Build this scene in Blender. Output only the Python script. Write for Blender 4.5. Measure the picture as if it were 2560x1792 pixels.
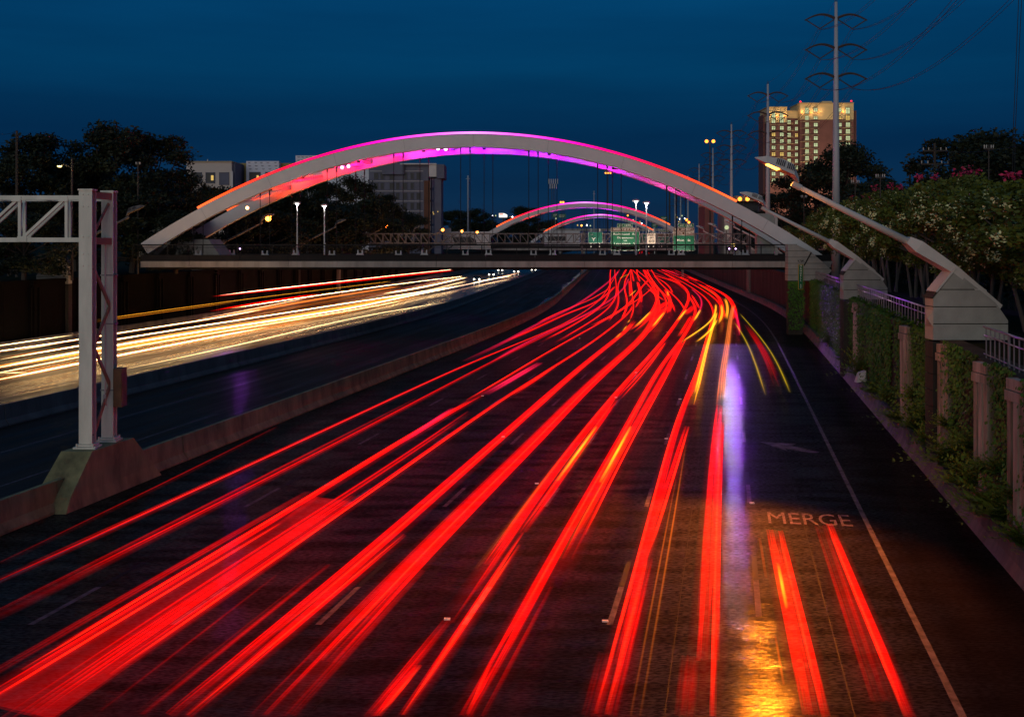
import bpy, math, random
from mathutils import Vector, Matrix
random.seed(11)
sc = bpy.context.scene
for o in list(bpy.data.objects):
    bpy.data.objects.remove(o)

# ------------------------------------------------------------------ camera, sky, sun, exposure
F, H, VH = 2700.0, 9.7, 605.0          # focal length in photo pixels, eye height over the road, horizon row
cam = bpy.data.cameras.new('camera')
cam.sensor_width = 36.0
cam.lens = F / 2560 * 36.0
cam.shift_y = -(896 - VH) / 2560
cam.clip_end = 6000
co = bpy.data.objects.new('camera', cam)
sc.collection.objects.link(co)
co.location = (0, 0, H)
co.rotation_euler = (math.radians(90), 0, 0)
sc.camera = co

w = bpy.data.worlds.new('World'); sc.world = w; w.use_nodes = True
nt = w.node_tree; nt.nodes.clear()
out = nt.nodes.new('ShaderNodeOutputWorld'); bg = nt.nodes.new('ShaderNodeBackground')
sky = nt.nodes.new('ShaderNodeTexSky'); sky.sky_type = 'NISHITA'; sky.sun_disc = False
sky.sun_elevation = math.radians(-4.0); sky.sun_rotation = math.radians(180); sky.altitude = 0
sky.air_density = 1.6; sky.dust_density = 0.6; sky.ozone_density = 6.0
tc = nt.nodes.new('ShaderNodeTexCoord')
sep = nt.nodes.new('ShaderNodeSeparateXYZ'); nt.links.new(tc.outputs['Generated'], sep.inputs[0])
rp = nt.nodes.new('ShaderNodeValToRGB'); nt.links.new(sep.outputs['Z'], rp.inputs[0])
e = rp.color_ramp.elements
e[0].position = 0.0; e[0].color = (0.010, 0.026, 0.066, 1)
e[1].position = 1.0; e[1].color = (0.006, 0.060, 0.150, 1)
for p, c in ((0.035, (0.0035, 0.025, 0.070, 1)), (0.09, (0.0012, 0.025, 0.078, 1)), (0.155, (0.0006, 0.042, 0.118, 1)), (0.23, (0.0008, 0.054, 0.155, 1))):
    x = e.new(p); x.color = c
mp = nt.nodes.new('ShaderNodeMapping'); mp.inputs['Scale'].default_value = (1.2, 1.2, 11)
nt.links.new(tc.outputs['Generated'], mp.inputs[0])
nz = nt.nodes.new('ShaderNodeTexNoise'); nz.inputs['Scale'].default_value = 1.6; nz.inputs['Detail'].default_value = 5
nt.links.new(mp.outputs[0], nz.inputs[0])
cr = nt.nodes.new('ShaderNodeValToRGB'); nt.links.new(nz.outputs[0], cr.inputs[0])
cr.color_ramp.elements[0].position = 0.38; cr.color_ramp.elements[0].color = (0.78, 0.80, 0.83, 1)
cr.color_ramp.elements[1].position = 0.68; cr.color_ramp.elements[1].color = (1.1, 1.08, 1.06, 1)
mx = nt.nodes.new('ShaderNodeMix'); mx.data_type = 'RGBA'; mx.blend_type = 'MULTIPLY'; mx.inputs[0].default_value = 1
nt.links.new(rp.outputs[0], mx.inputs[6]); nt.links.new(cr.outputs[0], mx.inputs[7])
ad = nt.nodes.new('ShaderNodeMix'); ad.data_type = 'RGBA'; ad.blend_type = 'ADD'; ad.inputs[0].default_value = 0.06
nt.links.new(mx.outputs[2], ad.inputs[6]); nt.links.new(sky.outputs[0], ad.inputs[7])
nt.links.new(ad.outputs[2], bg.inputs[0]); bg.inputs[1].default_value = 1.0
nt.links.new(bg.outputs[0], out.inputs[0])

sl = bpy.data.lights.new('afterglow', 'SUN'); sl.energy = 0.78; sl.angle = math.radians(50); sl.color = (1.0, 0.93, 0.84)
so = bpy.data.objects.new('afterglow', sl); sc.collection.objects.link(so)
so.rotation_euler = Vector((0.34, 1.0, -0.20)).to_track_quat('-Z', 'Y').to_euler()

sc.view_settings.view_transform = 'Standard'; sc.view_settings.look = 'None'
sc.view_settings.exposure = 0.0; sc.view_settings.gamma = 1.0; sc.view_settings.use_curve_mapping = False
sc.cycles.use_denoising = True
sc.cycles.transparent_max_bounces = 28; sc.cycles.max_bounces = 5; sc.cycles.diffuse_bounces = 2; sc.cycles.glossy_bounces = 3
sc.cycles.sample_clamp_indirect = 6.0

# ------------------------------------------------------------------ helpers
def P(u, v, Y): return Vector(((u - 1280) / F * Y, Y, H - (v - VH) / F * Y))
def G(u, v, z=0.0):
    Y = (H - z) * F / (v - VH)
    return Vector(((u - 1280) / F * Y, Y, z))
def E(Y):                                   # x of the right edge line of the freeway at distance Y
    if Y <= 90: return 4.8 + 0.2 * Y
    if Y <= 190:
        t = (Y - 90) / 100
        return 22.8 + 0.2 * (Y - 90) - 10 * (t ** 3 - t ** 4 / 2)
    return 37.8 + 0.1 * (Y - 190)
def C(u, v, wo):                            # point of the photo on the vertical sheet at lateral offset wo from the edge line
    k = (u - 1280) / F
    a, b = 15.0, 900.0
    f = lambda y: E(y) + wo - k * y
    for _ in range(60):
        m = (a + b) / 2
        if (f(a) > 0) == (f(m) > 0): a = m
        else: b = m
    return Vector((k * a, a, H - (v - VH) / F * a))
def W(wo, Y, z=0.0): return Vector((E(Y) + wo, Y, z))
def lerp(a, b, t): return a + (b - a) * t

class MB:
    def __init__(s): s.v = []; s.f = []; s.m = []; s.col = []; s.uv = None
    def add(s, vs, fs, mi=0, col=None):
        n = len(s.v); s.v += [tuple(p) for p in vs]
        s.f += [tuple(i + n for i in f) for f in fs]; s.m += [mi] * len(fs)
        if col is not None: s.col += list(col)
        return s
    def box(s, c, d, mi=0, rz=0):
        x, y, z = d[0] / 2, d[1] / 2, d[2] / 2; ca, sa = math.cos(rz), math.sin(rz)
        vs = []
        for dz in (-z, z):
            for dx, dy in ((-x, -y), (x, -y), (x, y), (-x, y)):
                vs.append((c[0] + dx * ca - dy * sa, c[1] + dx * sa + dy * ca, c[2] + dz))
        return s.add(vs, [(3, 2, 1, 0), (4, 5, 6, 7), (0, 1, 5, 4), (1, 2, 6, 5), (2, 3, 7, 6), (3, 0, 4, 7)], mi)
    def bar(s, a, b, wd, hd, mi=0, up=Vector((0, 0, 1))):       # rectangular bar from a to b
        a, b = Vector(a), Vector(b); d = (b - a).normalized()
        if abs(d.dot(up)) > 0.98: up = Vector((0, 1, 0))
        r = d.cross(up).normalized(); q = r.cross(d).normalized()
        vs = []
        for p in (a, b):
            for i, j in ((-1, -1), (1, -1), (1, 1), (-1, 1)): vs.append(p + r * (i * wd / 2) + q * (j * hd / 2))
        return s.add(vs, [(3, 2, 1, 0), (4, 5, 6, 7), (0, 1, 5, 4), (1, 2, 6, 5), (2, 3, 7, 6), (3, 0, 4, 7)], mi)
    def tube(s, pts, rad, n=8, mi=0, cols=None):
        pts = [Vector(p) for p in pts]
        if not hasattr(rad, '__len__'): rad = [rad] * len(pts)
        vs, fs, cc = [], [], []
        for i, p in enumerate(pts):
            d = (pts[min(i + 1, len(pts) - 1)] - pts[max(i - 1, 0)]).normalized()
            up = Vector((0, 0, 1)) if abs(d.z) < 0.95 else Vector((0, 1, 0))
            r = d.cross(up).normalized(); q = r.cross(d)
            for k in range(n):
                a = 2 * math.pi * k / n; vs.append(p + (r * math.cos(a) + q * math.sin(a)) * rad[i])
                if cols: cc.append(cols[i])
        for i in range(len(pts) - 1):
            for k in range(n):
                k2 = (k + 1) % n
                fs.append((i * n + k, i * n + k2, (i + 1) * n + k2, (i + 1) * n + k))
        fs.append(tuple(range(n - 1, -1, -1))); fs.append(tuple((len(pts) - 1) * n + k for k in range(n)))
        return s.add(vs, fs, mi, cc if cols else None)
    def prism(s, poly, y0, y1, mi=0):                              # outline in x-z, pulled from y0 to y1
        n = len(poly)
        ar = sum(poly[i][0] * poly[(i + 1) % n][1] - poly[(i + 1) % n][0] * poly[i][1] for i in range(n))
        if ar < 0: poly = poly[::-1]
        vs = [(x, y0, z) for x, z in poly] + [(x, y1, z) for x, z in poly]
        fs = [tuple(range(n)), tuple(range(2 * n - 1, n - 1, -1))]
        fs += [((i + 1) % n, i, n + i, n + (i + 1) % n) for i in range(n)]
        return s.add(vs, fs, mi)
    def flat(s, poly, z, mi=0):                                    # outline in x-y laid at z
        n = len(poly)
        ar = sum(poly[i][0] * poly[(i + 1) % n][1] - poly[(i + 1) % n][0] * poly[i][1] for i in range(n))
        if ar < 0: poly = poly[::-1]
        return s.add([(x, y, z) for x, y in poly], [tuple(range(n))], mi)
    def mesh(s, name, mats, off=(0, 0, 0), smooth=False):
        me = bpy.data.meshes.new(name)
        ox, oy, oz = off
        me.from_pydata([(x - ox, y - oy, z - oz) for x, y, z in s.v], [], s.f)
        if not isinstance(mats, (list, tuple)): mats = [mats]
        for m in mats: me.materials.append(m)
        if len(mats) > 1: me.polygons.foreach_set('material_index', s.m)
        if s.col:
            at = me.attributes.new('glow', 'FLOAT_COLOR', 'POINT')
            at.data.foreach_set('color', [c for q in s.col for c in (q[0], q[1], q[2], 1.0)])
        if s.uv:
            ul = me.uv_layers.new(name='UVMap')
            for lp in me.loops: ul.data[lp.index].uv = s.uv[lp.vertex_index]
        if smooth: me.polygons.foreach_set('use_smooth', [True] * len(me.polygons))
        me.update()
        return me
    def build(s, name, mats, parent=None, smooth=False, local=False):
        off = (0, 0, 0)
        if parent is not None and not local: off = ORG[parent.name]
        return link(name, s.mesh(name, mats, off, smooth), parent)

ORG = {}
def link(name, me, parent=None):
    o = bpy.data.objects.new(name, me); sc.collection.objects.link(o)
    ORG[o.name] = (0, 0, 0)
    if parent is not None:
        o.parent = parent; ORG[o.name] = ORG[parent.name]
    return o
def tag(o, label=None, cat=None, group=None, kind=None):
    if label: o['label'] = label
    if cat: o['category'] = cat
    if group: o['group'] = group
    if kind: o['kind'] = kind
    return o
def thing(name, label, cat, loc=(0, 0, 0), group=None, rz=0, scale=None):
    o = bpy.data.objects.new(name, None); sc.collection.objects.link(o)
    o.location = loc; o.rotation_euler = (0, 0, rz); o.empty_display_size = 0.3
    if scale: o.scale = scale
    ORG[o.name] = tuple(loc)
    return tag(o, label, cat, group)
def copy_tree(o, parent=None):
    c = o.copy(); sc.collection.objects.link(c); c.parent = parent
    ORG[c.name] = (0, 0, 0)
    for ch in o.children: copy_tree(ch, c)
    return c
def lamp(kind, name, loc, power, color, parent=None, size=0.2, rot=None, spot=None):
    l = bpy.data.lights.new(name, kind); l.energy = power; l.color = color
    if kind == 'AREA': l.size = size
    else: l.shadow_soft_size = size
    if kind == 'SPOT': l.spot_size = spot; l.spot_blend = 0.6
    o = bpy.data.objects.new(name, l); sc.collection.objects.link(o)
    if parent is not None:
        o.parent = parent; q = parent
        while q.parent: q = q.parent
        o.location = Vector(loc) - Vector(ORG[q.name])
    else: o.location = loc
    if rot is not None: o.rotation_euler = Vector(rot).to_track_quat('-Z', 'Y').to_euler()
    return o

def new_mat(name):
    m = bpy.data.materials.new(name); m.use_nodes = True
    return m, m.node_tree, m.node_tree.nodes['Principled BSDF']
def pm(name, col, rough=0.7, var=0.25, scale=3.0, metal=0.0, bump=0.0, stretch=(1, 1, 1), spec=0.5, dirt=None):
    m, t, b = new_mat(name)
    tc = t.nodes.new('ShaderNodeTexCoord'); mp = t.nodes.new('ShaderNodeMapping')
    mp.inputs['Scale'].default_value = stretch
    n = t.nodes.new('ShaderNodeTexNoise'); n.inputs['Scale'].default_value = scale; n.inputs['Detail'].default_value = 6; n.inputs['Roughness'].default_value = 0.65
    r = t.nodes.new('ShaderNodeValToRGB')
    r.color_ramp.elements[0].position = 0.3; r.color_ramp.elements[1].position = 0.7
    d = dirt or tuple(c * (1 - var) for c in col)
    r.color_ramp.elements[0].color = (*d, 1); r.color_ramp.elements[1].color = (*[min(1, c * (1 + var * 0.6)) for c in col], 1)
    t.links.new(tc.outputs['Object'], mp.inputs[0]); t.links.new(mp.outputs[0], n.inputs[0]); t.links.new(n.outputs[0], r.inputs[0])
    t.links.new(r.outputs[0], b.inputs['Base Color'])
    b.inputs['Roughness'].default_value = rough; b.inputs['Metallic'].default_value = metal; b.inputs['Specular IOR Level'].default_value = spec
    if bump:
        bp = t.nodes.new('ShaderNodeBump'); bp.inputs['Strength'].default_value = bump; bp.inputs['Distance'].default_value = 0.03
        n2 = t.nodes.new('ShaderNodeTexNoise'); n2.inputs['Scale'].default_value = scale * 6; n2.inputs['Detail'].default_value = 4
        t.links.new(mp.outputs[0], n2.inputs[0]); t.links.new(n2.outputs[0], bp.inputs['Height']); t.links.new(bp.outputs[0], b.inputs['Normal'])
    return m
def em(name, col, strength):
    m = bpy.data.materials.new(name); m.use_nodes = True; t = m.node_tree; t.nodes.clear()
    o = t.nodes.new('ShaderNodeOutputMaterial'); e = t.nodes.new('ShaderNodeEmission')
    e.inputs[0].default_value = (*col, 1); e.inputs[1].default_value = strength
    t.links.new(e.outputs[0], o.inputs[0]); return m
def glow_mat(name, k=1.0):
    m = bpy.data.materials.new(name); m.use_nodes = True; t = m.node_tree; t.nodes.clear()
    o = t.nodes.new('ShaderNodeOutputMaterial'); e = t.nodes.new('ShaderNodeEmission'); a = t.nodes.new('ShaderNodeAttribute')
    a.attribute_name = 'glow'; t.links.new(a.outputs['Color'], e.inputs[0]); e.inputs[1].default_value = k
    t.links.new(e.outputs[0], o.inputs[0]); return m
ROT = 0.25
def road_mat(name, col, wet, puddle=None, spec=0.3, coat=0.0):
    # u = metres across the road, v = metres along it
    m, t, b = new_mat(name)
    uv = t.nodes.new('ShaderNodeUVMap'); L = t.links.new
    def noise(sx, sy, sc_, det=5):
        mp = t.nodes.new('ShaderNodeMapping'); mp.inputs['Scale'].default_value = (sx, sy, 1); L(uv.outputs[0], mp.inputs[0])
        n = t.nodes.new('ShaderNodeTexNoise'); n.inputs['Scale'].default_value = sc_; n.inputs['Detail'].default_value = det; L(mp.outputs[0], n.inputs[0]); return n
    def ramp(src, a, b_, ca, cb):
        r = t.nodes.new('ShaderNodeValToRGB'); r.color_ramp.elements[0].position = a; r.color_ramp.elements[1].position = b_
        r.color_ramp.elements[0].color = (ca, ca, ca, 1) if not hasattr(ca, '__len__') else (*ca, 1)
        r.color_ramp.elements[1].color = (cb, cb, cb, 1) if not hasattr(cb, '__len__') else (*cb, 1)
        L(src, r.inputs[0]); return r
    n1 = noise(1.0, 0.12, 0.9); c1 = ramp(n1.outputs[0], 0.3, 0.72, tuple(x * 0.55 for x in col), tuple(x * 1.5 for x in col))
    L(c1.outputs[0], b.inputs['Base Color'])
    n2 = noise(0.8, 0.10, 0.7, 6); n2b = noise(1.1, 0.012, 1.3, 3)
    av = t.nodes.new('ShaderNodeMath'); av.operation = 'ADD'; L(n2.outputs[0], av.inputs[0]); L(n2b.outputs[0], av.inputs[1])
    hf = t.nodes.new('ShaderNodeMath'); hf.operation = 'MULTIPLY'; hf.inputs[1].default_value = 0.5; L(av.outputs[0], hf.inputs[0])
    r2 = ramp(hf.outputs[0], 0.36, 0.64, wet[0], wet[1])
    rough = r2.outputs[0]
    if coat:
        b.inputs['Coat Weight'].default_value = coat; b.inputs['Coat IOR'].default_value = 1.33
        r3 = ramp(hf.outputs[0], 0.40, 0.62, 0.03, 0.11); L(r3.outputs[0], b.inputs['Coat Roughness'])
        n6 = noise(0.45, 1.5, 0.8, 6); r4 = ramp(n6.outputs[0], 0.40, 0.60, coat * 0.25, coat); L(r4.outputs[0], b.inputs['Coat Weight'])
        r5 = ramp(n6.outputs[0], 0.40, 0.60, spec * 0.35, spec)
        n7 = noise(4.5, 13, 1.3, 3); r7 = ramp(n7.outputs[0], 0.44, 0.58, 0.10, 1.0)
        m7 = t.nodes.new('ShaderNodeMath'); m7.operation = 'MULTIPLY'; L(r5.outputs[0], m7.inputs[0]); L(r7.outputs[0], m7.inputs[1]); L(m7.outputs[0], b.inputs['Specular IOR Level'])
        b.inputs['Anisotropic'].default_value = 0.97; b.inputs['Anisotropic Rotation'].default_value = ROT        # grooved concrete
        tg = t.nodes.new('ShaderNodeTangent'); tg.direction_type = 'UV_MAP'; tg.uv_map = 'UVMap'; L(tg.outputs[0], b.inputs['Tangent'])
    L(rough, b.inputs['Roughness'])
    b.inputs['Specular IOR Level'].default_value = spec
    # transverse tining plus grain, and slab joints
    n3 = noise(0.7, 9.0, 1.4, 3); n4 = noise(9, 9, 3.0, 3)
    wv = t.nodes.new('ShaderNodeMath'); wv.operation = 'MULTIPLY_ADD'; wv.inputs[1].default_value = 0.10
    L(n4.outputs[0], wv.inputs[0]); L(n3.outputs[0], wv.inputs[2])
    bp = t.nodes.new('ShaderNodeBump'); bp.inputs['Strength'].default_value = wet[2]; bp.inputs['Distance'].default_value = 0.05
    L(wv.outputs[0], bp.inputs['Height'])
    if puddle:
        sx = t.nodes.new('ShaderNodeSeparateXYZ'); L(uv.outputs[0], sx.inputs[0])
        n5 = noise(0.5, 0.06, 0.8, 4)
        a1 = t.nodes.new('ShaderNodeMath'); a1.operation = 'MULTIPLY_ADD'; a1.inputs[1].default_value = 4.5; L(n5.outputs[0], a1.inputs[0]); L(sx.outputs[0], a1.inputs[2])
        mr = t.nodes.new('ShaderNodeMapRange'); mr.inputs[1].default_value = puddle; mr.inputs[2].default_value = puddle + 0.5
        mr.inputs[3].default_value = 1.0; mr.inputs[4].default_value = 0.0; L(a1.outputs[0], mr.inputs[0])
        mu = t.nodes.new('ShaderNodeMath'); mu.operation = 'MULTIPLY'; L(rough, mu.inputs[0]); L(mr.outputs[0], mu.inputs[1])
        ad_ = t.nodes.new('ShaderNodeMath'); ad_.operation = 'ADD'; ad_.inputs[1].default_value = 0.03; L(mu.outputs[0], ad_.inputs[0])
        L(ad_.outputs[0], b.inputs['Roughness'])
        m2 = t.nodes.new('ShaderNodeMapRange'); m2.inputs[1].default_value = 0; m2.inputs[2].default_value = 1; m2.inputs[3].default_value = 0.5; m2.inputs[4].default_value = spec; L(mr.outputs[0], m2.inputs[0]); L(m2.outputs[0], b.inputs['Specular IOR Level'])
        ms = t.nodes.new('ShaderNodeMath'); ms.operation = 'MULTIPLY'; ms.inputs[1].default_value = wet[2]; L(mr.outputs[0], ms.inputs[0]); L(ms.outputs[0], bp.inputs['Strength'])
    L(bp.outputs[0], b.inputs['Normal'])
    if coat: L(bp.outputs[0], b.inputs['Coat Normal'])
    return m

M = {}
M['road'] = road_mat('wet_concrete_road', (0.011, 0.007, 0.006), (0.62, 0.80, 0.30), spec=0.28, coat=0.20)
M['hov'] = road_mat('damp_reversible_road', (0.016, 0.014, 0.015), (0.30, 0.55, 0.2), puddle=-29.2, spec=0.10, coat=0.03)
M['opp'] = road_mat('wet_opposite_road', (0.016, 0.012, 0.008), (0.16, 0.42, 0.5), spec=0.35)
M['paint'] = pm('worn_white_road_paint', (0.115, 0.092, 0.105), 0.8, 0.7, 2.5, spec=0.1)
M['mpaint'] = pm('scuffed_mauve_road_paint', (0.13, 0.10, 0.14), 0.8, 0.8, 5.0, spec=0.1)
M['tar'] = pm('black_contrast_paint', (0.004, 0.004, 0.004), 0.7, 0.3, 4, spec=0.2)
M['barrier'] = pm('stained_sodium_tinted_concrete', (0.215, 0.20, 0.085), 0.85, 0.65, 1.1, bump=0.3, stretch=(1, 1, 0.35))  # yellow of sodium light put into the base colour, stains on top
M['barrier2'] = pm('mauve_barrier_concrete', (0.15, 0.115, 0.105), 0.85, 0.45, 0.9, bump=0.3, stretch=(1, 1, 0.35))
M['kerb'] = pm('rough_shoulder_concrete', (0.13, 0.10, 0.09), 0.85, 0.6, 1.2, bump=0.4, stretch=(1, 1, 0.3))
M['soil'] = pm('dark_soil', (0.012, 0.011, 0.009), 0.95, 0.5, 0.5, spec=0.05)
M['grass'] = pm('night_lawn', (0.016, 0.020, 0.008), 0.95, 0.5, 0.8, spec=0.05)
M['arch'] = pm('pale_grey_steel_paint', (0.60, 0.57, 0.54), 0.55, 0.10, 0.35)
M['conc'] = pm('pylon_concrete', (0.33, 0.315, 0.27), 0.85, 0.18, 1.2, bump=0.12)
M['fascia'] = pm('deck_edge_concrete', (0.30, 0.27, 0.235), 0.85, 0.35, 0.8, stretch=(1, 1, 0.2))
M['darkm'] = pm('dark_bronze_metal', (0.006, 0.005, 0.005), 0.85, 0.3, 3)
M['parapet'] = pm('shade_dark_parapet', (0.008, 0.006, 0.0055), 0.9, 0.4, 1.0)  # shade on deck and railing put into one near-black colour
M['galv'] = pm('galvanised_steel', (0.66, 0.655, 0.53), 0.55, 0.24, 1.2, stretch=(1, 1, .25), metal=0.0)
M['galv2'] = pm('brown_steel', (0.36, 0.20, 0.12), 0.6, 0.2, 1.5)  # brown steel of the tie beams and lacing
M['pole'] = pm('weathered_pole_steel', (0.42, 0.41, 0.40), 0.55, 0.15, 0.8, stretch=(1, 1, 0.2))
M['arm'] = pm('rusted_arm_steel', (0.05, 0.036, 0.028), 0.7, 0.3, 2)
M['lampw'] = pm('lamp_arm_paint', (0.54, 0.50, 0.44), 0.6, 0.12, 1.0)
M['lampd'] = pm('dimmed_lamp_arm_paint', (0.10, 0.09, 0.085), 0.7, 0.15, 1.0)  # same arm paint, darkened in colour for the dimly lit left lamps
M['slot'] = pm('dark_slot', (0.006, 0.006, 0.006), 0.8, 0.2, 3)
M['wire'] = pm('black_cable', (0.01, 0.01, 0.012), 0.6, 0.2, 3)
M['wall'] = pm('dark_wall_concrete', (0.055, 0.048, 0.038), 0.9, 0.5, 0.7, spec=0.15, bump=0.3, stretch=(1, 1, 0.2))
M['pil'] = pm('stained_pilaster_concrete', (0.40, 0.33, 0.26), 0.9, 0.6, 1.6, bump=0.3, stretch=(1, 1, 0.12), dirt=(0.09, 0.075, 0.03))
M['rail'] = pm('grey_rail_steel', (0.24, 0.22, 0.22), 0.4, 0.15, 3, metal=0.3)
M['bark'] = pm('bark', (0.055, 0.042, 0.032), 0.9, 0.4, 3, stretch=(1, 1, 0.2))
M['palebark'] = pm('pale_bark', (0.13, 0.11, 0.09), 0.9, 0.5, 3, stretch=(1, 1, 0.2))
def leaf_mat(name, a, b_, rough=0.6):
    return pm(name, b_, rough, 0.0, 0.45, dirt=a, spec=0.25)
M['farwall'] = pm('shade_darkened_wall', (0.005, 0.0035, 0.003), 0.95, 0.5, 0.7, spec=0.1)  # darkness of the unlit left side put into the wall colour
M['leaf'] = leaf_mat('dark_tree_leaves', (0.008, 0.011, 0.004), (0.026, 0.034, 0.012))
M['leaf2'] = leaf_mat('deep_green_leaves', (0.008, 0.011, 0.005), (0.022, 0.031, 0.011))
M['leafm'] = leaf_mat('myrtle_leaves', (0.03, 0.045, 0.006), (0.150, 0.175, 0.022))
M['ivy'] = leaf_mat('ivy_leaves', (0.022, 0.060, 0.006), (0.085, 0.19, 0.018))
M['fern'] = leaf_mat('yellowing_shrub_leaves', (0.045, 0.10, 0.008), (0.24, 0.27, 0.025))
M['white_fl'] = pm('cream_blossom', (0.80, 0.79, 0.36), 0.7, 0.25, 2)
M['pink_fl'] = pm('crimson_blossom', (0.55, 0.02, 0.09), 0.7, 0.3, 2)
M['green'] = pm('green_sign_sheet', (0.0, 0.135, 0.05), 0.5, 0.08, 1)
M['green2'] = pm('dim_green_sign_sheet', (0.004, 0.16, 0.09), 0.5, 0.08, 1)
M['brown'] = pm('brown_sign_sheet', (0.11, 0.04, 0.008), 0.5, 0.08, 1)
M['yellow'] = pm('yellow_sign_sheet', (0.65, 0.33, 0.02), 0.5, 0.08, 1)
M['cream'] = pm('cream_sign_sheet', (0.85, 0.70, 0.50), 0.5, 0.08, 1)
M['legend'] = pm('white_sign_legend', (0.95, 0.90, 0.74), 0.5, 0.04, 1)
M['black'] = pm('black_legend', (0.01, 0.01, 0.01), 0.6, 0.1, 1)
M['brick'] = pm('red_brick', (0.22, 0.085, 0.065), 0.9, 0.18, 0.25)
M['tan'] = pm('tan_stucco', (0.80, 0.56, 0.25), 0.9, 0.06, 0.2)
M['tand'] = pm('tan_band', (0.50, 0.36, 0.19), 0.9, 0.08, 0.5)
M['truss'] = pm('shaded_truss_steel', (0.13, 0.11, 0.10), 0.6, 0.15, 1.0)  # dimness of the far gantry put into a darker steel colour
M['frame'] = pm('window_frame', (0.10, 0.09, 0.07), 0.6, 0.1, 2)
M['wrap'] = pm('white_house_wrap', (0.62, 0.63, 0.68), 0.7, 0.10, 0.5)
M['greyw'] = pm('unfinished_grey_wall', (0.13, 0.13, 0.17), 0.9, 0.25, 0.15)
M['creamw'] = pm('cream_render', (0.56, 0.47, 0.40), 0.9, 0.06, 0.2)
M['yelw'] = pm('yellow_sheathing', (0.34, 0.26, 0.09), 0.9, 0.2, 0.3)
M['rust'] = pm('bare_brown_boarding', (0.13, 0.055, 0.03), 0.9, 0.3, 0.3)
M['hole'] = pm('dark_opening', (0.012, 0.012, 0.014), 0.5, 0.2, 1)
M['clad'] = pm('white_panel_cladding', (0.60, 0.55, 0.51), 0.8, 0.10, 0.4)
M['cab'] = pm('rusty_cabinet', (0.16, 0.075, 0.03), 0.7, 0.4, 2)
M['carb'] = pm('car_paint', (0.10, 0.10, 0.11), 0.3, 0.1, 1)
M['glass'] = pm('dark_car_glass', (0.01, 0.012, 0.015), 0.1, 0.1, 1)
M['rubber'] = pm('tyre_rubber', (0.012, 0.012, 0.012), 0.9, 0.2, 4)
M['sodium'] = em('sodium_lamp_glow', (1.0, 0.27, 0.03), 14)
M['sodium_s'] = em('orange_lamp_glow', (1.0, 0.24, 0.025), 4.5)
M['white_e'] = em('white_lamp_glow', (0.95, 0.93, 1.0), 7)
M['violet_e'] = em('violet_flood_glow', (0.62, 0.38, 1.0), 60)
M['violet_s'] = em('violet_lens_glow', (0.75, 0.45, 1.0), 9)
M['pink_e'] = em('pink_lens_glow', (1.0, 0.30, 0.55), 7)
M['hot_e'] = em('hot_orange_lens_glow', (1.0, 0.42, 0.16), 9)
M['red_e'] = em('red_beacon_glow', (1.0, 0.02, 0.04), 2.5)
M['head_e'] = em('headlight_glow', (1.0, 0.90, 0.72), 9)
M['win_a'] = em('pale_green_lit_window', (0.60, 0.68, 0.36), 0.95)
M['win_b'] = em('amber_lit_window', (0.95, 0.62, 0.16), 0.8)
M['board_e'] = em('lit_billboard', (1.0, 0.95, 0.80), 1.6)
M['boardr_e'] = em('lit_billboard_red', (0.9, 0.02, 0.02), 0.9)
M['glow'] = glow_mat('light_streak', 1.0)
_t = M['glow'].node_tree; _a = _t.nodes.new('ShaderNodeAddShader'); _tr = _t.nodes.new('ShaderNodeBsdfTransparent')      # light is not opaque: streaks add up
_e = [n for n in _t.nodes if n.type == 'EMISSION'][0]; _o = [n for n in _t.nodes if n.type == 'OUTPUT_MATERIAL'][0]
_t.links.new(_e.outputs[0], _a.inputs[0]); _t.links.new(_tr.outputs[0], _a.inputs[1]); _t.links.new(_a.outputs[0], _o.inputs[0])
M['strip'] = glow_mat('led_strip', 1.0)

def text_mesh(body, size, align='CENTER'):
    cu = bpy.data.curves.new('lettering', 'FONT'); cu.body = body; cu.size = size; cu.align_x = align; cu.align_y = 'CENTER'
    cu.resolution_u = 3; cu.offset = size * (0 if body == 'MERGE' else 0.004); cu.extrude = 0.01
    o = bpy.data.objects.new('lettering', cu); sc.collection.objects.link(o)
    bpy.context.view_layer.update()
    me = bpy.data.meshes.new_from_object(o.evaluated_get(bpy.context.evaluated_depsgraph_get()))
    me.name = 'lettering'
    bpy.data.objects.remove(o); return me
def lettering(body, size, loc, mat, parent, width=None, rot=(math.pi / 2, 0, 0), name='lettering'):
    me = text_mesh(body, size); me.materials.clear(); me.materials.append(mat)
    o = link(name, me, parent)
    q = parent
    o.location = Vector(loc) - Vector(ORG[q.name]) if parent else Vector(loc)
    o.rotation_euler = rot
    if width:
        xs = [v.co.x for v in me.vertices]; o.scale = (width / (max(xs) - min(xs)), 1, 1)
    return o
# ------------------------------------------------------------------ ground, roads, banks
Ys = [-10, 0] + [6 + 4 * i for i in range(0, 60)] + [250 + 25 * i for i in range(0, 40)] + [1300, 1600, 2200]
def road_sheet(name, wl, mat, z=0.0):
    mb = MB(); mb.uv = []
    for y in Ys:
        for x in wl: mb.v.append((E(y) + x, y, z)); mb.uv.append((x, y))
    n = len(wl)
    for i in range(len(Ys) - 1):
        for j in range(n - 1):
            mb.f.append((i * n + j, i * n + j + 1, (i + 1) * n + j + 1, (i + 1) * n + j)); mb.m.append(0)
    return tag(mb.build(name, mat), kind='structure')
road_sheet('main_road', [-29.2, -22, -15, -8, -4, 0, 3.9], M['road'])
road_sheet('reversible_road', [-43.0, -38, -34, -29.2], M['hov'])
road_sheet('opposite_road', [-69.5, -60, -50, -43.0], M['opp'])
g = MB(); g.add([(-4000, -60, -0.3), (4000, -60, -0.3), (4000, 5500, -0.3), (-4000, 5500, -0.3)], [(0, 1, 2, 3)])
tag(g.build('ground', M['soil']), kind='structure')
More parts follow.
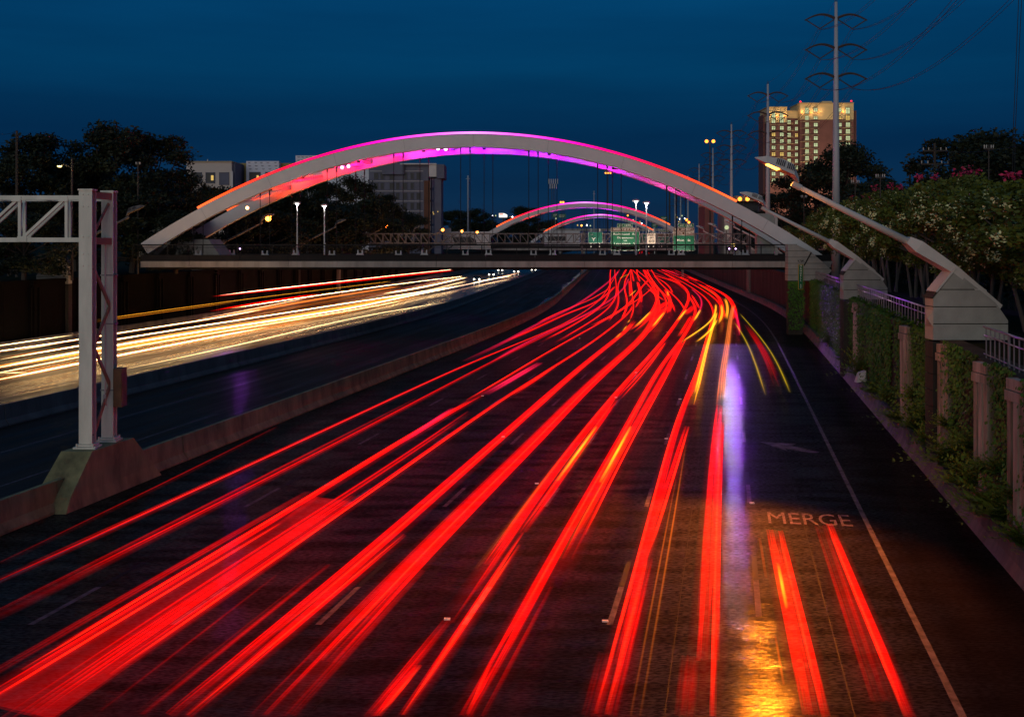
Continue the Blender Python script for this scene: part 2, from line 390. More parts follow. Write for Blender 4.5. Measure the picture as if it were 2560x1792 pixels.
def bank(name, wi, wo, z, mat):
    mb = MB()
    for y in Ys:
        mb.v += [(E(y) + wi, y, z - 6), (E(y) + wi, y, z), (E(y) + wi * 1.0 + (wo - wi) * 0.03, y, z + 0.25), (E(y) + wo, y, z + 0.3)]
    for i in range(len(Ys) - 1):
        for j in range(3):
            q = (i * 4 + j, i * 4 + j + 1, (i + 1) * 4 + j + 1, (i + 1) * 4 + j)
            mb.f.append(q if wo > wi else q[::-1]); mb.m.append(0)
    return tag(mb.build(name, mat), kind='structure')
bank('right_bank', 5.0, 1500, 5.5, M['grass'])
bank('left_bank', -70.2, -1600, 6.1, M['grass'])

# painted lines: each sits 4 mm over the road
def line(name, wc, y0, y1, wd=0.14, mat=None, step=6):
    mb = MB(); n = max(1, int((y1 - y0) / step)); mb.uv = []
    for i in range(n + 1):
        y = lerp(y0, y1, i / n)
        mb.v += [(E(y) + wc - wd / 2, y, 0.004), (E(y) + wc + wd / 2, y, 0.004)]; mb.uv += [(0, y), (1, y)]
    for i in range(n): mb.f.append((2 * i, 2 * i + 1, 2 * i + 3, 2 * i + 2)); mb.m.append(0)
    return tag(mb.build(name, mat or M['paint']), kind='structure')
line('right_edge_line', 0.0, 8, 420, 0.17)
line('left_edge_line', -25.6, 8, 420, 0.12)
line('reversible_lane_line', -38.3, 8, 420, 0.13)
line('reversible_lane_line', -33.7, 8, 420, 0.13)
line('opposite_edge_line', -50.4, 20, 420, 0.16)
for wc in (-4.0, -7.8, -11.5, -15.2, -18.9, -22.5):
    mw, mk = MB(), MB()
    for i in range(22):
        y0 = 15.2 + 12.2 * i + (0.6 if wc > -5 else 0)
        if y0 > 120 and i % 2: continue
        for mb, a, b in ((mw, y0, y0 + 3.0), (mk, y0 + 3.05, y0 + 5.4)):
            mb.flat([(E(a) + wc - .08, a), (E(a) + wc + .08, a), (E(b) + wc + .08, b), (E(b) + wc - .08, b)], 0.004)
    tag(mw.build('lane_dash', M['paint']), kind='structure'); tag(mk.build('lane_dash_contrast', M['tar']), kind='structure')  # black contrast paint follows each white dash
# slab joint seams running along the lanes
for wc in (-2.2, -6.1, -13.4, -17.0, -20.8): line('slab_seam', wc, 8, 200, 0.022, M['tar'])
# MERGE lettering and the merge arrow
me = text_mesh('MERGE', 1.0); me.materials.clear(); me.materials.append(M['mpaint'])
xs = [v.co.x for v in me.vertices]; ys_ = [v.co.y for v in me.vertices]
kx, ky = 2.78 / (max(xs) - min(xs)), 1.55 / (max(ys_) - min(ys_))
for vtx in me.vertices:
    X = vtx.co.x * kx; Yl = vtx.co.y * ky; yy = 37.75 + Yl - 0.16 * X
    vtx.co = (E(37.75) - 1.98 + X + 0.2 * Yl, yy, 0.006 if vtx.co.z > 0 else 0.003)
tag(link('merge_lettering', me), kind='structure')
ap = [G(u, v) for u, v in ((1898, 1104), (1990, 1109), (1978, 1114), (2049, 1130), (2028, 1132), (1962, 1121), (1968, 1127))]
mb = MB(); mb.flat([(p.x, p.y) for p in ap], 0.005); tag(mb.build('merge_arrow', M['paint']), kind='structure')
# raised pavement markers
for u, v in ((1258, 1092), (1342, 1209), (1540, 994), (1700, 998), (1666, 1097), (1667, 830), (1513, 1553), (1118, 1548), (1590, 932), (1880, 1258), (1449, 846), (1206, 990)):
    p = G(u, v); mb = MB(); mb.box((p.x, p.y, 0.018), (0.16, 0.10, 0.034))
    tag(mb.build('road_marker', M['legend']), 'small pale raised marker stud on the wet red-lit road', 'road marker', 'raised marker studs between the lanes')

# ------------------------------------------------------------------ concrete barriers, in cast segments
def barrier(name, label, wc, h, y0, y1, mat, seg=9.0, prof=None, skip=None):
    prof = prof or [(-.34, 0), (-.34, .08), (-.16, .32), (-.10, 1), (.10, 1), (.16, .32), (.34, .08), (.34, 0)]
    t = thing(name, label, 'barrier', W(wc, y0)); y = y0; n = len(prof)
    while y < y1:
        L = seg if y < 220 else seg * 4
        a, b = y + 0.03, min(y + L, y1) - 0.03
        mb = MB(); k = 3
        for i in range(k + 1):
            yy = lerp(a, b, i / k); j = random.uniform(-.008, .008)
            mb.v += [(E(yy) + wc + px + j, yy, pz * h if pz > .1 else pz * h) for px, pz in prof]
        for i in range(k):
            for q in range(n - 1): mb.f.append((i * n + q, (i + 1) * n + q, (i + 1) * n + q + 1, i * n + q + 1)); mb.m.append(0)
        mb.f.append(tuple(range(n))); mb.f.append(tuple(k * n + q for q in range(n - 1, -1, -1))); mb.m += [0, 0]
        mb.build('segment', mat, t); y += L
    return t
barrier('concrete_barrier', 'stained concrete barrier between the red tail light lanes and the empty reversible lane', -29.15, 1.08, 12, 400, M['barrier'])
barrier('concrete_barrier', 'mauve concrete barrier beside the white headlight lanes', -43.1, 1.12, 12, 400, M['barrier2'])
barrier('concrete_barrier', 'low shoulder barrier under the ivy covered wall on the right', 3.72, 0.86, 12, 400, M['kerb'],
        prof=[(-.30, 0), (-.28, .06), (-.14, .4), (-.08, 1), (.20, 1), (.20, 0)])
barrier('concrete_barrier', 'dark barrier at the far left edge behind the headlight streaks', -68.6, 0.9, 60, 400, M['barrier2'])
pd = thing('gantry_pedestal', 'thick concrete pedestal carrying the sign gantry columns', 'pedestal', W(-29.1, 41.7))
mb = MB()
base = [W(-29.85, 38.5), W(-28.4, 38.5), W(-28.4, 45.0), W(-29.85, 45.0)]
mid = [W(-29.78, 38.9, .5), W(-28.48, 38.9, .5), W(-28.48, 44.6, .5), W(-29.78, 44.6, .5)]
top = [W(-29.72, 40.35, 1.88), W(-28.55, 40.35, 1.88), W(-28.55, 43.15, 1.88), W(-29.72, 43.15, 1.88)]
mb.add(base + mid + top, [(0, 1, 5, 4), (1, 2, 6, 5), (2, 3, 7, 6), (3, 0, 4, 7), (4, 5, 9, 8), (5, 6, 10, 9), (6, 7, 11, 10), (7, 4, 8, 11), (8, 9, 10, 11)])
mb.build('plinth', M['barrier'], pd)

# ------------------------------------------------------------------ near sign gantry at the left
def col_bolts(mb, x, y, zs):
    for z in zs:
        for dx in (-.1, .1): mb.tube([(x + dx, y - .02, z), (x + dx, y + .01, z)], .035, 6)
ga = thing('sign_gantry', 'near steel sign gantry truss on two tall box columns at the left edge', 'gantry', (-16.2, 41.7, 1.88))
c1, c2 = (-16.15, 41.1), (-15.85, 42.5)
for (cx, cy), cw in ((c1, .50), (c2, .46)):
    mb = MB()                                               # H column: two flanges and a web
    mb.box((cx, cy - .19, 6.85), (cw, .05, 9.6)); mb.box((cx, cy + .19, 6.85), (cw, .05, 9.6)); mb.box((cx, cy, 6.85), (.05, .34, 9.6))
    cl = mb.build('column', M['galv'], ga)
    mb = MB(); mb.box((cx, cy, 11.68), (cw + .06, .5, .06)); mb.build('cap_plate', M['galv'], cl)
    mb = MB(); mb.box((cx, cy, 1.92), (cw + .34, .72, .07)); mb.box((cx, cy, 2.0), (cw + .18, .56, .07))
    for dx in (-.3, .3):
        for dy in (-.28, .28): mb.tube([(cx + dx, cy + dy, 1.94), (cx + dx, cy + dy, 2.08)], .035, 6)
    mb.build('base_plate', M['galv'], ga)
    mb = MB(); col_bolts(mb, cx, cy - .215, (11.5, 11.05, 9.25, 8.8, 9.9)); mb.build('bolt_row', M['galv'], cl)
for z in (11.38, 9.78):
    for y in (41.1, 42.5):
        mb = MB(); x1 = -16.42 if y < 42 else -16.1
        mb.bar((-33, y, z), (x1, y, z), .14, .17); mb.build('chord', M['galv'], ga)
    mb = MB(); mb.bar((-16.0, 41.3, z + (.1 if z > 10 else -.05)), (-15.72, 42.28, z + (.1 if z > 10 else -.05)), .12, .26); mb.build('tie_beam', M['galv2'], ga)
bx = [-16.95 - 1.78 * i for i in range(10)]
for y in (41.1, 42.5):
    o_ = 0 if y < 42 else -.45
    for i, x in enumerate(bx):
        mb = MB(); mb.bar((x + o_, y, 9.85), (x + o_, y, 11.32), .11, .09); mb.build('vertical', M['galv'], ga)
        if i < 9:
            mb = MB(); mb.bar((x + o_ - 1.66, y, 9.86), (x + o_ - .1, y, 11.3), .10, .10); mb.build('diagonal', M['galv'], ga)
            mb = MB(); mb.box((x + o_ - 1.66, y - .08, 9.82), (.36, .03, .2)); mb.box((x + o_ - .1, y - .08, 11.34), (.36, .03, .2)); mb.build('gusset', M['galv'], ga)
for i, x in enumerate(bx[:8]):
    mb = MB(); mb.bar((x, 41.15, 9.86), (x - .45, 42.45, 11.3), .07, .07); mb.build('cross_tie', M['galv'], ga)
    mb = MB(); mb.bar((x, 41.15, 11.38), (x - 1.4, 42.45, 11.38), .07, .07); mb.build('top_tie', M['galv'], ga)
zz = [2.3, 4.1, 5.7, 7.2, 8.7]
for i in range(4):                                          # zigzag lacing between the two columns
    a, b = (-16.0, 41.3), (-15.75, 42.3)
    if i % 2: a, b = b, a
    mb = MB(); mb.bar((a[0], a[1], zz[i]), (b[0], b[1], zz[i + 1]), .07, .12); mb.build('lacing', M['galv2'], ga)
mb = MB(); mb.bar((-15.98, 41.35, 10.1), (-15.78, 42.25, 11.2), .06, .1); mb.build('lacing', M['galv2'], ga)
mb = MB(); mb.tube([(-15.86, 42.1, 3.7), (-15.86, 42.1, 9.6)], .035, 6); mb.box((-15.84, 42.02, 3.55), (.11, .1, .42)); mb.build('conduit', M['galv'], ga)
for z in (3.9, 6.5, 8.4):
    mb = MB(); mb.box((-15.85, 42.5, z), (.54, .45, .05)); mb.build('band', M['rail'], ga)
mb = MB(); mb.box((-15.42, 42.5, 4.0), (.34, .55, 1.5)); mb.box((-15.42, 42.2, 4.0), (.30, .03, 1.3))
mb.build('equipment_cabinet', M['cab'], ga)

# ------------------------------------------------------------------ arch bridges
def grad(t, dim=1.0):                                       # LED colour along the arch, t from -1 to 1
    s = abs(t)
    stops = [(0.0, (1.7, .42, 1.8)), (.15, (1.7, .14, 1.4)), (.32, (1.7, .01, .75)), (.5, (1.7, .0, .26)), (.7, (1.7, .01, .05)), (.88, (1.7, .10, .015)), (1, (1.7, .22, .05))]
    for (a, ca), (b, cb) in zip(stops, stops[1:]):
        if s <= b: return [lerp(p, q, (s - a) / (b - a)) * dim for p, q in zip(ca, cb)]
    return stops[-1][1]
def arch_bridge(label, Y, X0, zc, a, hl, hr, gap, dxr, zd, hang, det, strip_hw, sr=.11):
    br = thing('arch_bridge', label, 'bridge', (X0, Y, zd))
    D, Wd = 1.32, .95
    def arc(x, xc): return zc - a * (x - xc) ** 2
    for row, (yy, xc) in enumerate(((Y, X0), (Y + gap, X0 + dxr))):
        mb = MB(); N = 56; prev = None
        for i in range(N + 1):
            x = lerp(xc - hl, xc + hr, i / N); z = arc(x, xc); s = -2 * a * (x - xc)
            nx, nz = s / math.hypot(1, s), -1 / math.hypot(1, s)
            for dy in (0, Wd): mb.v.append((x, yy + dy, z)); mb.v.append((x + nx * D, yy + dy, z + nz * D))
        for i in range(N):
            b0, b1 = i * 4, i * 4 + 4
            for q in ((b0, b0 + 1, b1 + 1, b1), (b0 + 3, b0 + 2, b1 + 2, b1 + 3), (b0 + 2, b0, b1, b1 + 2), (b0 + 1, b0 + 3, b1 + 3, b1 + 1)): mb.f.append(q); mb.m.append(0)
        mb.f += [(0, 2, 3, 1), (N * 4, N * 4 + 1, N * 4 + 3, N * 4 + 2)]; mb.m += [0, 0]
        A = mb.build('arch', M['arch'], br)
        pts, cols = [], []
        h0 = strip_hw
        for i in range(81):
            t = -1 + i / 40; x = xc + (t * h0 if t < 0 else t * h0 * .955)
            pts.append((x, yy + .10, arc(x, xc) + .20)); cols.append(grad(t, 1.3 if row == 0 else 1.0))
        mb = MB(); mb.tube(pts, sr, 6, 0, cols); mb.build('light_strip', M['strip'], A)
        mb = MB()
        for i in range(80):
            p, q = Vector(pts[i]), Vector(pts[i + 1]); mb.bar(p - Vector((0, -.28, .10)), q - Vector((0, -.28, .10)), .34, .07)
        mb.build('strip_tray', M['arch'], A)
        for x in hang[row]:
            zt = arc(x, xc) - D * 1.05
            if zt < zd + 1.2: continue
            if det:
                for dx in (-.5, .5):
                    mb = MB(); mb.tube([(x + dx, yy + .45, zd + .5), (x + dx, yy + .45, zt - (dx * .0))], .04, 5); mb.tube([(x + dx, yy + .45, zt - .5), (x + dx, yy + .45, zt + .1)], .075, 6)
                    mb.build('hanger', M['darkm'], br)
                mb = MB(); mb.prism([(x - .55, zd + .02), (x + .55, zd + .02), (x + .5, zd + .18), (x + .3, zd + .42), (x - .3, zd + .42), (x - .5, zd + .18)], yy + .2, yy + .7)
                for dx in (-.25, .25): mb.prism([(x + dx - .09, zd + .3), (x + dx + .09, zd + .3), (x + dx + .06, zd + .78), (x + dx - .06, zd + .78)], yy + .3, yy + .6)
                mb.build('hanger_bracket', M['arch'], br)
            else:
                mb = MB(); mb.tube([(x - .4, yy + .4, zd), (x - .4, yy + .4, zt)], .045, 4); mb.tube([(x + .4, yy + .4, zd), (x + .4, yy + .4, zt)], .045, 4); mb.build('hanger', M['darkm'], br)
        if det and row == 0:
            for t in (-.82, -.62, -.42, -.21, 0, .21, .42, .62, .82):
                x = xc + t * (hl if t < 0 else hr); s = -2 * a * (x - xc); q = math.hypot(1, s); n_ = Vector((s / q, 0, -1 / q)); p0 = Vector((x, yy - .006, arc(x, xc)))
                mb = MB(); mb.bar(p0 - n_ * .01, p0 + n_ * (D + .01), .02, .05, 0, Vector((0, 1, 0))); mb.build('seam', M['rail'], A)
    # cross beams between the two arches
    for t in (-.66, -.4, -.13, .13, .4, .66):
        x = X0 + t * hl; x2 = X0 + dxr + (t + .03) * hl
        mb = MB(); mb.bar((x, Y + Wd - .02, arc(x, X0) - .6), (x2, Y + gap + .02, arc(x2, X0 + dxr) - .6), .7, .62); mb.build('cross_beam', M['arch'], br)
    for t0, t1 in ((-.80, -.66), (-.66, -.53), (-.53, -.4), (-.4, -.26), (-.26, -.13), (-.13, 0), (0, .13), (.13, .26), (.26, .4), (.4, .53), (.53, .66)):
        x = X0 + t0 * hl; x2 = X0 + dxr + t1 * hl
        mb = MB(); mb.bar((x, Y + Wd, arc(x, X0) - .65), (x2, Y + gap, arc(x2, X0 + dxr) - .65), .95, .30); mb.build('cross_brace', M['arch'], br)
    # deck
    xl, xr = X0 - hl + .2, X0 + hr - .4
    mb = MB(); mb.box(((xl + xr) / 2, Y + gap / 2, zd - .45), (xr - xl, gap + .8, .5)); 
    for k in range(6): mb.box(((xl + xr) / 2, Y + .8 + k * (gap - .9) / 5, zd - .98), (xr - xl - 1, .4, .56))
    mb.build('deck', M['parapet'], br)
    nseg = 14 if det else 4
    for k in range(nseg):
        a0, a1 = lerp(xl, xr, k / nseg), lerp(xl, xr, (k + 1) / nseg)
        mb = MB(); mb.box(((a0 + a1) / 2, Y - .55, zd - .66), (a1 - a0 - .03, .3, .64)); mb.build('fascia', M['fascia'], br)
        mb = MB(); mb.box(((a0 + a1) / 2, Y - .50, zd), (a1 - a0 - .02, .2, .66)); mb.build('parapet', M['parapet'], br)
    mb = MB(); mb.box(((xl + xr) / 2, Y + gap + .5, zd - .3), (xr - xl, .3, 1.3)); mb.build('rear_parapet', M['parapet'], br)
    return br, arc
K = 115 / F
fx = [(u - 1280) * K for u in (493 - 169, 493, 660, 828, 995, 1163, 1334, 1507, 1680, 1845)]
rx = [(577 + 161 * k - 1280) * 123.5 / F for k in range(9)]
br, arc = arch_bridge('nearest white arch bridge with a pink and red light strip along its top', 115, (1183 - 1280) * K, 21.13, .00925, 35.4, 38.3, 8.5, .9, 8.0, (fx[1:], rx), True, 29.4, .12)
zd = 8.0
xl, xr = -40.2, 30.2
mb = MB(); mb.bar((xl, 114.5, 9.40), (xr, 114.5, 9.40), .10, .12); mb.build('top_rail', M['darkm'], br)
mb = MB(); mb.bar((xl, 114.5, 9.12), (xr, 114.5, 9.12), .05, .05); mb.build('middle_rail', M['darkm'], br)
x = xl
while x < xr:
    mb = MB(); mb.bar((x, 114.5, zd + .3), (x, 114.5, 9.42), .09, .09); mb.build('rail_post', M['darkm'], br); x += 7.4 / 2
mb = MB(); x = xl
while x < xr: mb.bar((x, 114.5, zd + .3), (x, 114.5, 9.36), .018, .02); x += .13
tag(mb.build('railing_picket', M['darkm'], br), kind='stuff')
mb = MB(); mb.bar((xl, 123.9, 9.3), (xr, 123.9, 9.3), .08, .08)
mb.build('rear_rail', M['darkm'], br)
# left abutment blocks between the arch feet
mb = MB(); mb.prism([(-36.9, 7.8), (-31.6, 7.8), (-33.2, 10.0), (-36.4, 10.0)], 118.0, 123.0); mb.build('abutment_block', M['conc'], br)
mb = MB(); mb.prism([(-39.5, 8), (-41.5, 8), (-41, 10.6), (-35.9, 12.4), (-34.5, 12.4), (-37.2, 10.2)], 119.5, 123); mb.build('abutment_block', M['conc'], br)
# floodlights on the arches (lens + housing) and the lamps in them
arch_lights = ((618, 520, 119.5, M['hot_e'], (1, .30, .08), 90), (855, 419, 119.5, M['pink_e'], (1, .10, .45), 200), (871, 416, 120.5, M['pink_e'], (1, .10, .45), 60),
               (1095, 372, 119.5, M['violet_s'], (.55, .12, 1), 170), (1114, 373, 120.5, M['violet_s'], (.55, .12, 1), 80))
for u, v, Y, mt, c, pw in arch_lights:
    p = P(u, v, Y); mb = MB(); mb.tube([p + Vector((0, .05, 0)), p + Vector((0, .35, 0))], .2, 8); fl = mb.build('floodlight', M['darkm'], br)
    mb = MB(); mb.tube([p + Vector((0, -.08, 0)), p + Vector((0, .04, 0))], [.15, .19], 10); mb.build('lens', mt, fl)
for x, c, pw in ((-26, (1, .04, .0), 420), (-22.5, (1, .0, .02), 800), (-16.5, (1, .0, .16), 700), (-9.5, (.95, .0, .6), 620), (-3, (.34, .0, 1), 620), (4, (.36, .0, 1), 560), (11, (.6, .0, .9), 430), (18, (1, .0, .5), 220)):
    z = arc(x, -4.13) - 1.9
    mb = MB(); mb.box((x, 116.2, z + .55), (.35, .3, .3)); mb.build('floodlight', M['darkm'], br)
    lamp('SPOT', 'arch_flood', (x, 119.6, z - .9), pw * 5.5, c, br, .2, (.0, .12, 1.0), math.radians(172))
for u, mt, fp, fc in ((600, 'violet_s', 1500, (.45, .08, 1.0)), (1823, 'white_e', 3400, (1.0, .82, .72)), (1839, 'violet_s', 7500, (.26, .02, 1.0))):
    p = P(u, 611, 114.2); p.z = 9.0
    mb = MB(); mb.box((p.x, p.y + .12, p.z), (.5, .2, .4)); mb.bar((p.x, p.y + .2, 8.1), (p.x, p.y + .2, p.z), .08, .08); fl = mb.build('deck_floodlight', M['darkm'], br)
    mb = MB(); mb.box((p.x, p.y - .01, p.z - .02), (.12, .05, .10)); mb.build('lens', M['violet_s'], fl)
    lamp('SPOT', 'deck_flood_light', (p.x, p.y - .2, p.z - .02), fp, fc, br, .13, (-9, -60, -14.0), math.radians(58))
# white post lamps on the bridge
for k, (u, vt, lab) in enumerate(((743, 509, 'first white post lamp from the left on the nearest bridge'), (811, 515, 'second white post lamp from the left on the nearest bridge'),
                                  (1590, 503, 'white post lamp beside the green Richmond sign on the nearest bridge'), (1616, 508, 'bright white post lamp beside the speed limit sign on the nearest bridge'))):
    Y = 118.2 if k % 2 == 0 else 120.5
    p = P(u, vt, Y); b = Vector((p.x, Y, 8.0))
    t = thing('post_lamp', lab, 'street lamp', b, 'white post lamps on the nearest bridge')
    mb = MB(); mb.tube([b, b + Vector((0, 0, .18))], [.2, .14], 10); mb.build('base', M['lampw'], t)
    mb = MB(); mb.tube([b + Vector((0, 0, .18)), (p.x, Y, p.z - .25)], [.085, .06], 10); mb.build('pole', M['clad'], t)
    mb = MB(); mb.tube([(p.x, Y, p.z - .02), (p.x, Y, p.z + .03), (p.x, Y, p.z + .16), (p.x, Y, p.z + .2)], [.3, .42, .36, .1], 14); mb.build('disc_cap', M['lampw'], t)
    mb = MB(); mb.tube([(p.x, Y, p.z - .28), (p.x, Y, p.z - .1), (p.x, Y, p.z - .03)], [.07, .12, .24], 10); mb.build('lens', M['white_e'], t)
    lamp('POINT', 'post_lamp_light', (p.x, Y - .35, p.z - .35), 26 if k != 3 else 50, (.95, .93, 1.0), t, .08)
h2 = [(1463 - 1280) * .1289 + d for d in (-21, -14, -7, 0, 7, 14, 21)]
arch_bridge('second arch bridge farther down the road behind the sign gantry', 348, 23.6, 22.2, .0095, 36, 36, 9, .6, 8.0, (h2, h2), False, 28.6, .22)
h3 = [(1500 - 1280) * .2074 + d for d in (-21, -14, -7, 0, 7, 14, 21)]
arch_bridge('smallest and farthest arch bridge with a magenta light strip', 560, 45.6, 23.6, .0105, 36, 36, 9, .6, 8.0, (h3, h3), False, 29.0, .30)
for (Y, x0, zc, a_) in ((348, 23.6, 22.2, .0095), (560, 45.6, 23.6, .0105)):
    for x, c in ((-19, (1, .1, .06)), (-9, (.9, .03, .6)), (0, (.4, .08, 1)), (9, (.6, .04, .9))):
        lamp('SPOT', 'arch_flood', (x0 + x, Y + 4.6, zc - a_ * x * x - 2.4), 3800, tuple(q if q > .15 else 0 for q in c), None, .3, (0, .1, 1), math.radians(170))
# ------------------------------------------------------------------ right side: lamps on concrete pylons, wall, railings
def clip(poly, z0, z1):
    def cut(pl, z, keep_above):
        r = []
        for i in range(len(pl)):
            a, b = pl[i], pl[(i + 1) % len(pl)]
            ia, ib = (a[1] >= z) == keep_above or a[1] == z, (b[1] >= z) == keep_above or b[1] == z
            if ia: r.append(a)
            if ia != ib:
                t = (z - a[1]) / (b[1] - a[1]); r.append((a[0] + (b[0] - a[0]) * t, z))
        return r
    return cut(cut(poly, z0, True), z1, False)
LAMPMESH = {}
def lm(key, f):
    if key not in LAMPMESH: LAMPMESH[key] = f()
    return LAMPMESH[key]
OUT = [(0, 5.6), (0, 7.35), (.917, 8.5), (2.6, 7.18), (3.12, 6.43), (3.12, 5.6)]
cuts = [5.6, 6.29, 7.0, 7.72, 8.6]
def pylon_lamp(label, X, Y, mirror, lit, base=True, pw=0, arm=True, paint='lampw', group='leaning street lamps on concrete pylons'):
    t = thing('street_lamp', label, 'street lamp', (X, Y, 0), group, 0, (-1 if mirror else 1, 1, 1))
    def add(name, key, f, mat, par=None, sm=False):
        mt_ = M[paint] if mat is M['lampw'] else mat
        return link(name, lm(key + paint, lambda: f().mesh(name, mt_, (0, 0, 0), sm)), par or t)
    if base:
        for i in range(4):
            z0, z1 = cuts[i] + .02, cuts[i + 1] - .02
            pl = clip(OUT, z0, z1)
            add('concrete_panel', f'p{i}', lambda: MB().prism(pl, 0, .9), M['conc'])
        add('core', 'core', lambda: MB().prism([(x * .96 + .05, 5.6 + (z - 5.6) * .965 + .01) for x, z in OUT], .06, .84), M['wall'])
        z = 5.55; i = 0
        while z > .2:
            z0 = max(.0, z - .68)
            add('shaft_panel', f's{i}', lambda: MB().box((.55, .45, (z + z0) / 2), (1.1, .86, z - z0 - .04)), M['wall']); z = z0; i += 1
        add('shaft_core', 'sc', lambda: MB().box((.55, .45, 2.75), (1.0, .76, 5.45)), M['wall'])
        add('cap_plate', 'cap', lambda: MB().bar((.10, .45, 7.62), (.92, .45, 8.62), 1.06, .07), M['lampw'])
        add('cap_plate', 'cap2', lambda: MB().bar((-.05, .45, 7.36), (.16, .45, 7.64), .96, .06), M['wall'])
        add('bearing_block', 'bb', lambda: MB().add([(-.17, .2, 6.5), (0, .0, 6.85), (0, .9, 6.85), (0, .9, 6.15), (0, 0, 6.15)], [(0, 1, 2), (0, 2, 3), (0, 3, 4), (0, 4, 1)]), M['conc'])
        for i in range(3):
            add('clamp', f'cl{i}', lambda: MB().box((1.35 + i * .52, .45, 8.2 - i * .41), (.07, .8, .12)), M['rail'])
    if not arm: return t
    def boxarm():
        mb = MB()
        d = Vector((-.836, 0, .549)); n = Vector((.549, 0, .836))
        st = [(2.86, 6.98, .10, .40), (1.0, 8.50, .16, .46), (-.55, 9.5, .26, .42), (-.95, 9.78, .16, .30)]
        for x, z, hh, wy in st:
            c = Vector((x, .45, z))
            for i, j in ((-1, -1), (1, -1), (1, 1), (-1, 1)): mb.v.append(tuple(c + n * (j * hh) + Vector((0, i * wy, 0))))
        for k in range(3):
            for q in range(4): mb.f.append((k * 4 + q, k * 4 + (q + 1) % 4, k * 4 + 4 + (q + 1) % 4, k * 4 + 4 + q)); mb.m.append(0)
        mb.f += [(3, 2, 1, 0), (12, 13, 14, 15)]; mb.m += [0, 0]
        mb.bar((2.4, .45, 7.62), (-.6, .45, 9.8), .07, .10)
        return mb
    add('arm_fin', 'fin', boxarm, M['lampw'])
    add('arm_pole', 'pole', lambda: MB().tube([(-.6, .45, 9.56), (-3.2, .45, 10.86), (-5.55, .45, 12.05)], [.17, .135, .10], 12), M['lampw'], None, True)
    add('collar', 'collar', lambda: MB().tube([(-5.4, .45, 11.97), (-5.75, .45, 12.16)], .135, 10), M['lampw'])
    hp = [(-5.79, 12.49), (-5.66, 12.93), (-5.4, 12.32)]
    head = [(-7.34, 13.25), (-6.53, 13.30), (-5.67, 12.92), (-5.58, 12.55), (-5.78, 12.50), (-6.88, 12.98)]
    def headm():
        mb = MB()                                           # leaf shaped shroud: wide in the middle, pointed at the tip
        sec = [(-7.34, 13.24, 13.26, .02), (-6.88, 12.98, 13.30, .34), (-6.2, 12.68, 13.17, .44), (-5.75, 12.49, 12.97, .40), (-5.5, 12.18, 12.42, .16)]
        for x, z0, z1, wy in sec: mb.v += [(x, .45 - wy, z0), (x, .45 + wy, z0), (x, .45 + wy * .55, z1), (x, .45 - wy * .55, z1)]
        for k in range(4):
            for q in range(4): mb.f.append((k * 4 + q, k * 4 + (q + 1) % 4, k * 4 + 4 + (q + 1) % 4, k * 4 + 4 + q)); mb.m.append(0)
        mb.f += [(3, 2, 1, 0), (16, 17, 18, 19)]; mb.m += [0, 0]
        return mb
    hd = add('lamp_head', 'head', headm, M['lampw'])
    for i in range(11):
        if i == 5: continue
        x = -6.45 + i * .075
        zt = 13.29 - (x + 6.53) * .40; 
        add('louvre_slot', f'sl{i}', lambda: MB().bar((x + .02, .10 + .0, zt - .06), (x - .07, .02, zt - .30), .03, .02), M['slot'], hd)
    add('lens', 'lens1' if lit else 'lens0', lambda: MB().add([(-6.86, .12, 12.975), (-6.86, .62, 12.975), (-6.36, .68, 12.76), (-6.36, .08, 12.76), (-6.84, .2, 12.935), (-6.84, .6, 12.935), (-6.38, .62, 12.715), (-6.38, .16, 12.715)],
        [(4, 5, 6, 7), (0, 1, 5, 4), (1, 2, 6, 5), (2, 3, 7, 6), (3, 0, 4, 7)]), M['sodium'] if lit else M['frame'], hd)
    if lit and mirror: add('added_glow_globe', 'added_glow_globe', lambda: MB().tube([(-6.6, .1, 12.75), (-6.6, -.15, 12.62), (-6.6, -.4, 12.5)], [.2, .36, .2], 8), M['sodium'], hd)  # added glowing globe that enlarges the lit left lamps' glow
    if pw:
        q = bpy.data.lights.new('lamp_light', 'SPOT'); q.energy = pw; q.color = (1.0, .22, .008); q.shadow_soft_size = .55; q.spot_size = math.radians(60); q.spot_blend = .7
        ob = bpy.data.objects.new('lamp_light', q); sc.collection.objects.link(ob); ob.parent = t; ob.location = (-6.55, .45, 12.5); ob.rotation_euler = Vector((-.5, -1.1, -1)).to_track_quat('-Z', 'Y').to_euler()
        if not mirror: lamp('SPOT', 'lamp_spill', (X - 6.55, Y + .45, 12.4), 900, (1.0, .34, .06), t, .25, (-.1, 0, -1), math.radians(158))
    return t
RX = lambda Y: E(Y) + 3.75
pylon_lamp('large near lamp leaning out from the right pylon with an orange glow under its head', RX(45) , 45, False, True, pw=46000)
pylon_lamp('second leaning lamp on the right, unlit, between the near lamp and the bridge', RX(77) - .3, 77, False, False)
for i, Y in enumerate((141, 173, 205, 237)):
    pylon_lamp(('unlit leaning lamp just behind the right foot of the nearest arch', 'unlit leaning lamp second behind the nearest arch on the right', 'dim leaning lamp third behind the nearest arch on the right', 'farthest leaning lamp beyond the right truss end of the signs')[i], RX(Y) + 1.5, Y, False, False)
LX = lambda Y: E(Y) - 68.9
